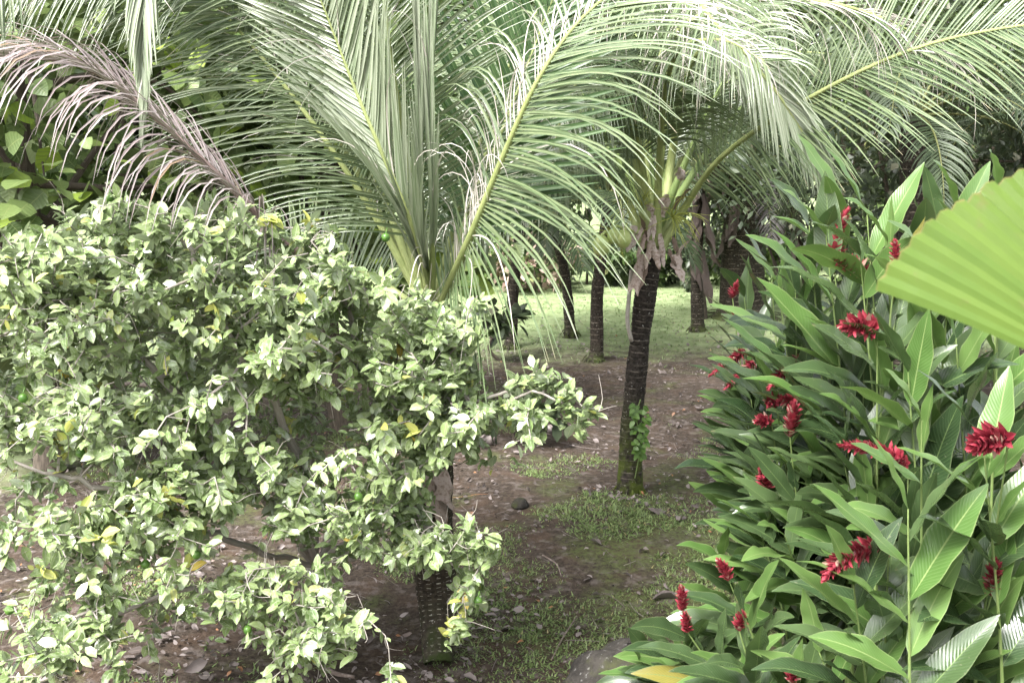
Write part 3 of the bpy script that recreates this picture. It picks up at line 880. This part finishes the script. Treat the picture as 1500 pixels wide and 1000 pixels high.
# ------------------------------------------------------------------ lime tree
root = np.array([P(470, 1000, 6.9)[0], 6.9, 0.])
lime = empty('lime_tree', root, 'spreading lime tree with pale yellow green leaves filling the left of the garden', 'tree')
crotch = root + [0, 0, .65]
b = MB()
b.tube(spline([root - [0, 0, .1], root + [.03, 0, .3], crotch], 14), np.linspace(.11, .075, 14), 12)
b.build('trunk', M['twig'], lime)
limbs = [
    [(560, 650, 6.5), (505, 440, 6.2), (450, 340, 6.0)],
    [(380, 720, 6.4), (240, 570, 5.9), (120, 450, 5.6), (20, 390, 5.5)],
    [(430, 650, 6.2), (330, 480, 5.7), (280, 370, 5.6), (220, 310, 5.8)],
    [(600, 720, 6.3), (650, 620, 6.0), (740, 572, 5.8), (830, 590, 5.6)],
    [(350, 800, 6.3), (200, 730, 5.8), (60, 690, 5.5)],
    [(540, 810, 6.2), (620, 770, 6.0), (680, 800, 5.8)],
    [(430, 870, 6.2), (300, 860, 5.8), (100, 910, 5.5)],
    [(500, 850, 6), (460, 880, 5.7), (430, 940, 5.5)],
    [(450, 620, 7), (350, 450, 7.2), (230, 370, 7.4)],
    [(520, 600, 7), (600, 470, 6.8), (640, 450, 6.6)],
]
# where the leaf clusters sit: centre, spread (px), depth, number, yellow share
blobs = [
    (-110, 480, 100, 130, 5.7, .4, 34, .03),
    (230, 410, 250, 85, 5.7, .45, 130, .02), (120, 330, 130, 45, 6.1, .4, 42, .03), (330, 330, 110, 40, 6.2, .4, 36, .02), (490, 410, 80, 50, 6.0, .4, 30, .02), (420, 500, 130, 75, 5.9, .4, 62, .02),
    (60, 450, 90, 80, 5.6, .4, 52, .03), (620, 500, 50, 30, 6.1, .3, 16, .12), (650, 560, 75, 65, 5.9, .3, 56, .06), (600, 480, 60, 45, 6.0, .3, 26, .03), (660, 480, 30, 20, 5.9, .2, 9, .2), (560, 600, 80, 60, 6.1, .3, 34, .03), (260, 600, 110, 50, 5.7, .4, 44, .04),
    (610, 800, 30, 30, 5.8, .2, 8, .03), (590, 720, 50, 30, 5.9, .2, 14, .02), (110, 600, 110, 60, 5.6, .35, 40, .06), (180, 700, 120, 50, 5.7, .35, 40, .05), (60, 840, 80, 60, 5.5, .3, 20, .1), (300, 720, 120, 45, 5.8, .4, 40, .06), (440, 740, 110, 55, 5.9, .35, 46, .03), (630, 670, 70, 40, 5.9, .3, 32, .02), (560, 750, 90, 50, 6.0, .3, 30, .02), (60, 660, 70, 40, 5.5, .3, 20, .5),
    (120, 780, 110, 40, 5.6, .3, 30, .4), (250, 780, 70, 30, 5.6, .3, 16, .35), (470, 930, 60, 45, 5.5, .25, 26, .02), (590, 860, 60, 25, 5.8, .2, 13, .05), (380, 880, 100, 40, 5.7, .3, 22, .03),
    (80, 950, 90, 35, 5.4, .3, 18, .08), (250, 880, 120, 50, 5.7, .4, 20, .05), (655, 790, 35, 25, 5.7, .2, 7, .15), (700, 810, 20, 20, 5.7, .1, 4, .15), (690, 860, 25, 15, 5.7, .1, 5, .05), (674, 905, 9, 34, 5.65, .06, 6, 1.6),
    (770, 620, 25, 25, 5.7, .15, 6, .0), (790, 560, 35, 14, 5.75, .15, 6, .05), (868, 598, 9, 5, 5.6, .04, 3, 0), (838, 572, 12, 9, 5.6, .05, 3, 0), (818, 548, 12, 8, 5.7, .05, 2, 0), (250, 640, 300, 190, 5.6, .4, 44, .03), (200, 850, 260, 90, 5.6, .3, 22, .03), (300, 480, 220, 110, 6.7, .5, 80, .02), (420, 640, 170, 90, 6.7, .4, 50, .02), (540, 350, 30, 20, 6.2, .2, 6, 0),
]
nodes, npar, nlimb, npath = [], [], [], []
for li, lp in enumerate(limbs):
    C = spline([crotch] + px(lp), 22)
    C[1:] += rng.normal(0, .018, (21, 3))
    prev = -1
    acc = 0
    for j, c in enumerate(C):
        nodes.append(c)
        npar.append(prev)
        nlimb.append(li)
        acc += .03
        npath.append(acc if j > 4 else 9)
        prev = len(nodes) - 1
cl = []
for (x, y, sx, sy, Yd, sY, n, yl) in blobs:
    for _ in range(int(n * 1.9 * (1 if yl < .3 else .6))):
        qx, qy = x + random.gauss(0, 1) * sx * .62, y + random.gauss(0, 1) * sy * .7
        qx = min(qx, 885)
        if 575 < qx < 668 and 825 < qy < 1000 and yl < .3: continue
        if 628 < qx < 665 and 700 < qy < 790 and random.random() < .7: continue
        yt = 268 + 45 * abs(math.sin(qx * .016 + 1)) + 18 * math.sin(qx * .07) if qx < 400 else 330 + 40 * math.sin(qx * .05) + max(0, qx - 440) * .45
        if qx > 700: yt = 535
        if qy < yt: qy = yt + abs(random.gauss(0, 45))
        hole = math.sin(qx * .021 + qy * .013) + math.sin(qy * .034 - qx * .012 + 1.3) + .8 * math.sin(qx * .047 + 2) * math.sin(qy * .05)
        if hole < (-1.0 if qy < 520 else -.75) and Yd < 6.5 and sx > 40 and sx < 250: continue
        cl.append((P(qx, qy, Yd + random.gauss(0, 1) * sY * .7), yl))
cl.sort(key=lambda c: min(np.linalg.norm(np.array(nodes[:len(limbs) * 22]) - c[0], axis=1)))
kids = {}
ends = []
for c, yl in cl:
    A = np.array(nodes)
    dd = np.linalg.norm(A - c, axis=1)
    cost = dd + .18 * np.array(npath) + .25 * np.maximum(0, A[:, 2] - c[2] - .3)
    j = int(np.argmin(cost))
    a0 = nodes[j]
    L = dd[j]
    m = max(1, int(L / .13))
    prev = j
    for q in range(1, m + 1):
        f = q / m
        pt = a0 * (1 - f) + c * f + UP * .12 * L * math.sin(math.pi * f) + (rng.normal(0, .012, 3) if q < m else 0)
        nodes.append(pt)
        npar.append(prev)
        nlimb.append(nlimb[j])
        npath.append(npath[prev] + L / m)
        prev = len(nodes) - 1
    ends.append((prev, yl))
nn_ = len(nodes)
area = np.full(nn_, 1e-9)
haschild = np.zeros(nn_, bool)
for i in range(nn_ - 1, -1, -1):
    p = npar[i]
    if not haschild[i]: area[i] = .0028 ** 2
    if p >= 0:
        haschild[p] = True
        area[p] += area[i]
rad = np.sqrt(area) * .8 + .0014
order = {}
ch = [[] for _ in range(nn_)]
for i, p in enumerate(npar):
    if p >= 0: ch[p].append(i)
for li in range(len(limbs)):
    wood = MB()
    start = [i for i in range(nn_) if nlimb[i] == li and npar[i] < 0][0]
    stack = [(start, None)]
    while stack:
        s, par = stack.pop()
        path = [] if par is None else [par]
        cur = s
        while True:
            path.append(cur)
            if not ch[cur]: break
            kk = sorted(ch[cur], key=lambda q: -area[q])
            for o_ in kk[1:]: stack.append((o_, cur))
            cur = kk[0]
        if len(path) > 1:
            rr = rad[path].copy()
            if par is not None: rr[0] = rr[1]
            wood.tube(np.array([nodes[q] for q in path]), np.minimum(rr, .045), 5 if rr.max() < .012 else 8)
    # bare twiglets
    for _ in range(130 if li != 3 else 15):
        i = random.choice([i for i in range(start, nn_) if nlimb[i] == li])
        p0 = nodes[i]
        d = nz(rng.normal(0, 1, 3) + UP * .1)
        wood.tube(spline([p0, p0 + d * .08, p0 + d * .15 + rng.normal(0, .05, 3)], 5), [.0026, .0022, .0018, .0015, .001], 4)
    bo = wood.build('branch', M['twig'], lime)
    lfb = MB()
    for e_, yl in [x for x in ends if nlimb[x[0]] == li]:
        q = nodes[e_]
        tw = nz(nodes[e_] - nodes[npar[e_]] + UP * .03 + rng.normal(0, .03, 3))
        n = random.randint(9, 19)
        f = rng.random(n)
        base = q - tw * (f * .2)[:, None] + rng.normal(0, .012, (n, 3))
        az = np.arange(n) * 2.4 + random.random() * 6
        s1 = nz(np.cross(tw, UP + rng.normal(0, .1, 3)))
        s2 = np.cross(tw, s1)
        rdl = np.cos(az)[:, None] * s1 + np.sin(az)[:, None] * s2
        d = nz(rdl + tw * .55 + rng.normal(0, .25, (n, 3)) - UP * .12)
        nm = nz(UP * 1.0 + tw * .5 + np.array([-.1, -.3, 0]) + rng.normal(0, .38, (n, 3)))
        ln = rng.uniform(.045, .11, n) * random.uniform(.85, 1.12)
        yel = random.random() < yl * .45
        rd = rng.random((n, 3))
        rd[:, 0] = np.clip(rd[:, 0] * .6 + random.random() * .45, 0, 1)
        lfb.leaves(base, d, nm, ln, ln * rng.uniform(.23, .3, n), oval, k=4, nc=3, droop=rng.uniform(.1, .9, n), fold=rng.uniform(.05, .5, n), wave=.08, mat=np.where(rng.random(n) < (.65 if yel else .008), 1, 0), rnd=rd)
    if lfb.v:
        lfb.build('foliage', [M['lime'], M['lime_yellow']], bo)
for (x, y, Yd) in ((565, 348, 6.0), (34, 583, 5.45), (93, 767, 5.4), (288, 812, 5.5), (213, 826, 5.5), (363, 922, 5.5), (160, 290, 5.7), (450, 452, 5.6), (700, 880, 5.6), (14, 893, 5.3), (525, 727, 5.7), (118, 663, 5.4)):
    e = MB()
    ellipsoid(e, P(x, y, Yd), (.026, .026, .028), 14, 8, bump=.01)
    c = P(x, y, Yd)
    e.tube(np.array([c + [0, 0, .027], c + [.01, .01, .06]]), .0025, 4)
    e.build('lime', M['lime_fruit'], lime)

# ------------------------------------------------------------------ red ginger
def flower_head(parent, base, d, ln, r, n=None):
    b = MB()
    d = nz(np.array(d, float))
    ln *= 1.45
    r *= 1.15
    n = n or int(44 + ln * 190)
    sagv = rng.normal(0, .2, 3) - UP * .25
    t = np.linspace(0, 1, n)
    ax = lambda f: np.array(base) + d * ln * f + sagv * ln * f * f * .5
    C = np.array([ax(f) for f in t])
    T = nz(np.gradient(C, axis=0))
    s1 = nz(np.cross(T, UP + .01))
    s2 = np.cross(T, s1)
    a = np.arange(n) * 2.39996
    R = np.cos(a)[:, None] * s1 + np.sin(a)[:, None] * s2
    open_ = np.interp(t, [0, .15, .7, 1], [.9, 1, .7, .12])
    dd = nz(R * open_[:, None] + T * .75)
    sz = r * np.interp(t, [0, .2, .7, 1], [.85, 1.05, .85, .5]) * rng.uniform(.85, 1.15, n)
    b.leaves(C + R * r * .1, dd + rng.normal(0, .18, dd.shape), nz(R * -.4 + T), sz * 1.0, sz * .27, scale_, k=4, nc=3, curl=-.35, fold=.55)
    fo = b.build('flower_head', M['bract'], parent)
    return fo


def cane(base, tip, name_label, nl=11, leaf=.5, lw=.132, light=.15, flower=None, plane=None, group='red ginger plants', tipdir=None, lean=.5, bare=.35, mat=None):
    base, tip = np.array(base, float), np.array(tip, float)
    o = empty('ginger_plant', base, name_label, 'plant', group)
    h = tip[2]
    mid = base * .5 + tip * .5 + [0, 0, 0]
    mid[:2] = base[:2] * (.5 + lean * .4) + tip[:2] * (.5 - lean * .4)
    C = spline([base - [0, 0, .05], mid, tip], 40)
    b = MB()
    b.tube(C, np.linspace(.013, .0035, 40), 6)
    b.build('stem', M['cane'], o)
    cum = np.linspace(0, 1, 40)
    T = nz(np.gradient(C, axis=0))
    az = random.uniform(-.6, .6) if plane is None else plane
    R0 = np.array([math.cos(az), math.sin(az) * .8, 0])
    lb = MB()
    leaf = leaf * 1.24
    ts = np.linspace(bare, 1.0 if not flower else .84, nl)
    idx = np.clip((ts * 39).astype(int), 0, 39)
    B, Tt = C[idx], T[idx]
    sg = np.where(np.arange(nl) % 2 == 0, 1, -1)
    R = R0 - (Tt @ R0)[:, None] * Tt
    R = nz(R)
    q = np.linspace(0, 1, nl)
    opn = np.interp(q, [0, .7, 1], [1.1, .85, .35]) * rng.uniform(.8, 1.2, nl)
    d = nz(Tt * .95 + R * (sg * opn)[:, None] + rng.normal(0, .22, (nl, 3)) + [-.22, -.15, .12])
    nrm = nz(Tt * 1.0 - R * (sg * .25)[:, None] + rng.normal(0, .2, (nl, 3)) + [0, -.25, .2])
    ln = leaf * np.interp(q, [0, .3, .8, 1], [.85, 1.05, 1., .7]) * rng.uniform(.85, 1.12, nl)
    lt = rng.random(nl) < (light + .25 * (q > .8))
    lb.leaves(B, d, nrm, ln, ln * lw * rng.uniform(.9, 1.2, nl), lance, k=12, nc=5, droop=rng.uniform(.1, .95, nl), fold=rng.uniform(.08, .35, nl), wave=.13, wfreq=17, mat=np.where(lt, 1, 0), twist=rng.normal(0, .35, nl))
    lb.build('foliage', [M['ginger'], M['ginger_light']], o)
    if flower:
        fd, fl, fr = flower
        flower_head(o, tip, fd, fl, fr)
    return o


# flowering canes: pixel, depth, direction on the picture, length, bract size, words
FL = [
    (1222, 395, 6.2, (-.12, .15, 1), .24, .062, 'ginger with the tall upright red spike, highest of the flowers'),
    (1272, 402, 6.1, (-.8, -.1, .5), .2, .06, 'ginger whose dark red head leans left close beside the tall spike'),
    (1312, 385, 5.6, (-.1, 0, 1), .09, .035, 'ginger with a small pink bud just under the fan leaf tip'),
    (1033, 437, 8.4, (.05, 0, 1), .09, .045, 'ginger with a single small red bud standing above the patch at its left edge'),
    (1046, 484, 8.3, (-.5, 0, .9), .14, .05, 'ginger with two tone red head below the single bud at the left edge'),
    (1052, 512, 8.2, (-.7, -.2, -.4), .2, .05, 'ginger whose red head hangs down at the far left edge'),
    (1064, 528, 8.0, (-.6, -.3, -.5), .17, .055, 'ginger with a fat drooping red head beside the hanging one'),
    (1285, 480, 5.6, (-.7, -.4, .25), .2, .07, 'ginger with the big round red head in the middle of the patch'),
    (1186, 522, 6.6, (-1, -.2, -.15), .22, .06, 'ginger with a long red head lying leftwards left of the big round one'),
    (1146, 588, 6.8, (-.6, -.3, .3), .14, .058, 'ginger with a short red head under the lying one'),
    (1185, 585, 6.4, (-1, -.3, .1), .15, .055, 'ginger with a red head half hidden by leaves right of the short one'),
    (1157, 640, 6.0, (0, -.1, 1), .17, .058, 'ginger with an upright red cone over a broad grey green leaf'),
    (1130, 618, 6.5, (-.7, -.2, .35), .1, .05, 'ginger with a small red head left of the upright cone'),
    (1080, 720, 6.6, (-.05, -.1, 1), .18, .055, 'ginger with a dark shaded red head low at the left edge'),
    (1330, 680, 5.0, (-.8, -.25, .55), .3, .05, 'ginger with the long slender red spike slanting up left'),
    (1478, 640, 4.6, (-.9, -.3, .05), .17, .075, 'ginger with the fat red head at the right edge'),
    (1302, 800, 4.8, (-1, -.25, .12), .36, .06, 'ginger with the long pinkish red spike lying flat in front'),
    (1452, 872, 4.8, (-.1, -.1, 1), .16, .05, 'ginger with a shaded red spike low at the right'),
    (1000, 895, 5.9, (-.1, 0, 1), .11, .045, 'ginger with a red bud at the tip of the lowest left clump'),
    (1083, 924, 5.4, (-.05, 0, 1), .1, .04, 'ginger with a thin pink bud in front of the striped leaves'),
    (1008, 926, 5.7, (-.2, 0, 1), .09, .04, 'ginger with a thin pink bud beside the rock'),
    (1160, 1000, 5.0, (-.1, 0, 1), .1, .045, 'ginger with a red bud at the bottom edge'),
    (1068, 850, 5.9, (-.4, 0, 1), .12, .045, 'ginger with a red bud between pale striped leaves'),
]
for (x, y, Yd, fd, fl, fr, lab) in FL:
    Yd -= .5
    x += 40 if x < 1130 and y < 800 else 0
    fd = (fd[0], fd[1] - .15, fd[2])
    tip = P(x, y, Yd)
    bs = np.array([tip[0] + random.uniform(.1, .45) * (1 if x < 1250 else .5), Yd + random.uniform(-.05, .5), 0])
    cane(bs, tip, lab, nl=11 if tip[2] > 1 else 9, leaf=.46 if x > 1100 else .42, flower=(fd, fl, fr), bare=.3)
# leafy canes without flowers
LC = [
    (1185, 305, 5.9, 'ginger with broad leaves fanning left under the palm frond, top left', .5, -.3, .3), (1235, 275, 5.8, 'ginger with the tallest bright leaves arching left at the top', .56, -.2, .5), (1300, 330, 5.4, 'ginger with broad upright leaves beside the fan leaf tip', .5, .2, .35),
    (1400, 280, 5.2, 'ginger rising behind the fan leaf, upper middle', .5, .4, .5), (1460, 250, 5.2, 'ginger tip at the upper right edge above the fan leaf', .42, 0, .4), (1350, 300, 5.8, 'ginger between the tall leaves and the fan leaf', .5, .1, .3),
    (1090, 385, 7.6, 'ginger with big pale leaves spreading left against the lawn', .5, 0, .35), (1140, 390, 6.9, 'ginger with whitish wavy leaves just below the shaggy palm', .52, 0, .2), (1050, 410, 8.4, 'ginger with two upright leaves over the lawn edge', .48, .3, .2),
    (1120, 470, 6.4, 'ginger with a bright green folded leaf left of the round flower', .55, -.3, .4), (1060, 560, 7.4, 'ginger with narrow leaves reaching out to the left edge, upper', .46, 0, .15), (1045, 640, 7.0, 'ginger with narrow leaves reaching out to the left edge, lower', .46, 0, .15),
    (1210, 480, 5.9, 'ginger with dark ribbed leaves left of the round flower', .5, .3, .1), (1330, 520, 5.0, 'ginger with dark upright leaves right of the round flower', .5, .5, .1), (1400, 470, 5.2, 'ginger under the fan leaf with wide shaded leaves', .52, 0, .1),
    (1350, 590, 4.3, 'front ginger with pale young leaves standing up in a fan', .42, -.05, .8), (1440, 620, 4.2, 'ginger with long arched leaf at the right edge', .5, .2, .3), (1230, 620, 5.3, 'ginger with ribbed hanging leaves in the middle of the patch', .5, .4, .1),
    (1110, 740, 5.9, 'ginger with narrow pale striped upright leaves at the left', .42, 0, .7), (1150, 760, 5.6, 'ginger with striped upright leaves right of the narrow ones', .42, .3, .6), (1060, 790, 6.0, 'ginger with striped leaves arching left over the bare soil', .44, 0, .6),
    (1250, 830, 4.2, 'front ginger with large mid green leaves low in the middle', .46, 0, .45), (1330, 720, 4.1, 'tall front ginger stem with paired long leaves', .46, 0, .35), (1420, 800, 4.5, 'ginger with dark leaves at the lower right', .5, .2, .05),
    (1000, 930, 5.7, 'ginger with leaves spreading over the rock', .42, 0, .3), (950, 955, 5.8, 'lowest left ginger with leaves pointing left', .4, 0, .4), (1090, 960, 5.1, 'ginger with glossy leaves at the bottom edge, left', .42, 0, .3),
    (1330, 960, 4.4, 'ginger with one broad glossy leaf at the bottom edge', .46, 0, .1), (1200, 930, 4.7, 'ginger with mid green leaves at the bottom edge, middle', .44, .2, .3), (1470, 720, 4.8, 'ginger with dark hanging leaves at the right edge', .5, .4, .05),
    (1460, 930, 4.6, 'ginger with dark leaves in the lower right corner', .46, .2, .05), (1180, 680, 5.9, 'ginger with leaves below the upright red cone', .48, .1, .1), (1270, 700, 5.2, 'ginger with wide ribbed leaves behind the long slender spike', .5, .2, .1), (1090, 640, 6.8, 'ginger with mid green leaves behind the left edge', .46, .1, .1),
    (1270, 290, 5.6, 'ginger with broad light leaves just right of the tallest bright ones', .54, .1, .45), (1210, 320, 5.7, 'ginger with long mid green leaves reaching left beneath the tallest', .54, -.2, .4), (1165, 400, 6.0, 'ginger with long leaves left of the upright red spike', .54, -.2, .3), (1260, 350, 5.4, 'ginger with mid green leaves behind the leftmost leaning head', .52, .1, .3), (1330, 410, 5.2, 'ginger with a yellowing leaf under the pink bud', .5, .3, .2), (1130, 520, 6.2, 'ginger with leaves crossing the lying red head', .5, -.1, .2),
    (1380, 690, 5.4, 'ginger with dark leaves behind the front fan of leaves', .52, .2, .05), (1230, 560, 6.2, 'ginger with dark leaves between the red heads', .5, .2, .05),
]
for (x, y, Yd, lab, lf, az, lt) in LC:
    x += 40 if x < 1130 and y < 730 else 0
    tip = P(x, y + 25, Yd)
    bs = np.array([tip[0] + random.uniform(.1, .4), Yd + random.uniform(0, .4), 0])
    cane(bs, tip, lab, nl=12 if tip[2] > 1.2 else 9, leaf=lf, light=lt, plane=az, bare=.3)
for i in range(34):
    x, y, Yd = ((random.uniform(1200, 1530), random.uniform(480, 800), random.uniform(5.8, 7.2)) if i < 16 else (random.uniform(1200, 1480), random.uniform(330, 470), random.uniform(6.2, 7.6)) if i < 26 else (random.uniform(1110, 1220), random.uniform(430, 620), random.uniform(7, 8.2)))
    tip = P(x, y, Yd)
    cane([tip[0] + random.uniform(-.1, .3), Yd + .2, 0], tip, 'shaded ginger filling the dark inside of the patch', nl=11, leaf=.5, light=0, group='shaded ginger plants')

# ------------------------------------------------------------------ fan palm at the right edge
hub = P(1750, 636, 1.3)
fb = np.array([hub[0] + .12, 1.5, 0])
fan = empty('fan_palm', fb, 'fan palm with one big bright pleated leaf reaching in from the right edge', 'palm')
ex, ez = np.array([1., 0, .0]), np.array([0, .18, 1.])
b = MB()
nseg = 42
R1 = .475
e0, e1 = math.radians(151.2), math.radians(18)
V = []
for i in range(nseg):
    a0, a1 = e0 + (e1 - e0) * i / nseg, e0 + (e1 - e0) * (i + 1) / nseg
    g_ = np.zeros((9, 3, 3))
    rr = R1 * (1 - .06 * min(1, i / 9)) * (1 + .008 * random.uniform(-1, 1)) * (1. if i else .985)
    for r_i in range(9):
        f = .04 + .96 * r_i / 8
        for c_i, aa in enumerate((a0, (a0 + a1) / 2, a1)):
            tipcut = 1. if r_i < 8 else (1.0 if c_i == 1 else .988)
            q = hub + (ex * math.cos(aa) + ez * math.sin(aa)) * rr * f * tipcut
            q = q + np.array([0, -1, .1]) * (.002 * f * (1 if c_i == 1 else -1)) + np.array([0, .05, -.04]) * f * f
            g_[r_i, c_i] = q
    V.append(g_)
rd = np.repeat(rng.random((nseg, 1)), 3, 1)
b.grids(np.array(V), rd)
b.build('leaf_blade', M['fan'], fan, smooth=False)
b = MB()
b.tube(spline([fb + [0, 0, 1.6], fb + [.03, -.05, 2.3], hub + [.05, .06, -.25], hub], 20), .008, 8)
b.build('petiole', M['petiole'], fan)
b = MB()
b.tube(spline([fb - [0, 0, .1], fb + [.02, 0, .8], fb + [0, 0, 1.65]], 20), np.linspace(.06, .04, 20), 10)
b.build('trunk', M['trunk_far'], fan)

# ------------------------------------------------------------------ rock, husks, sticks
rc = G(905, 1010)
e = MB()
ellipsoid(e, (0, 0, 0), (.5, .4, .42), 48, 30, bump=.085)
V = e.v[0]
V += rng.normal(0, .0025, V.shape)
e.v[0] = V + np.array([rc[0] + .04, rc[1] - .16, -.07])
tag(e.build('rock', M['rock']), 'dark mossy rock at the foot of the ginger, bottom edge', 'rock')
for (x, y, r, lab) in ((808, 624, .075, 'pale round fallen coconut husk lying on the soil, the one in the open'), (714, 641, .09, 'grey fallen coconut husk half hidden by lime leaves'), (762, 738, .085, 'dark mossy stone lying in the leaf litter')):
    p = G(x, y + 8)
    e = MB()
    ellipsoid(e, p + [0, 0, r * .6], (r * 1.1, r, r * .8), 24, 14, bump=.05)
    st = 'stone' in lab
    tag(e.build('stone' if st else 'coconut_husk', M['rock' if st else 'husk']), lab, 'stone' if st else 'coconut husk')
for (pts, r, lab) in (([(795, 815), (815, 828), (822, 845)], .008, 'curved bare stick on the litter near the middle of the soil'), ([(468, 975), (490, 990), (520, 996)], .02, 'thick pale curved root at the bottom edge under the lime tree'),
                      ([(845, 905), (825, 935), (808, 968)], .007, 'thin straight stick slanting across the short grass'), ([(775, 560), (785, 545), (792, 525)], .012, 'pale stick leaning on the soil under the far palms'), ([(140, 575), (185, 568), (240, 572)], .06, 'brown fallen log behind the lime tree at the left')):
    q = [G(*p) + [0, 0, r * .8 + .01] for p in pts]
    e = MB()
    C = spline(q, 16)
    e.tube(C, r * np.linspace(1, .6, 16), 8)
    tag(e.build('stick' if r < .05 else 'log', M['stick']), lab, 'stick' if r < .05 else 'log')

# ------------------------------------------------------------------ light
w = bpy.data.worlds.new('World')
sc.world = w
w.use_nodes = True
nt = w.node_tree
bg = nt.nodes['Background']
sky = nt.nodes.new('ShaderNodeTexSky')
sky.sky_type = 'NISHITA'
sky.sun_disc = False
SE, SA = math.radians(52), math.radians(220)   # elevation, compass bearing (from +Y, clockwise)
sky.sun_elevation = SE
sky.sun_rotation = SA
sky.dust_density = 4
hs = nt.nodes.new('ShaderNodeHueSaturation')
hs.inputs['Saturation'].default_value = .22
nt.links.new(sky.outputs[0], hs.inputs['Color'])
nt.links.new(hs.outputs[0], bg.inputs['Color'])
bg.inputs['Strength'].default_value = .13
sd = bpy.data.lights.new('sun', 'SUN')
sd.energy = 2.6
sd.angle = math.radians(20)
sd.color = (1, .975, .95)
so = bpy.data.objects.new('sun', sd)
COL.objects.link(so)
v = Vector((math.sin(SA) * math.cos(SE), math.cos(SA) * math.cos(SE), math.sin(SE)))
so.rotation_euler = v.to_track_quat('Z', 'Y').to_euler()
so.location = v * 30
sc.view_settings.view_transform = 'Standard'
sc.view_settings.look = 'None'
sc.view_settings.exposure = 1.95
sc.view_settings.gamma = 1
sc.cycles.max_bounces = 8
sc.cycles.diffuse_bounces = 2
sc.cycles.transmission_bounces = 4
sc.cycles.use_adaptive_sampling = True
sc.cycles.adaptive_threshold = .02
sc.cycles.use_denoising = True
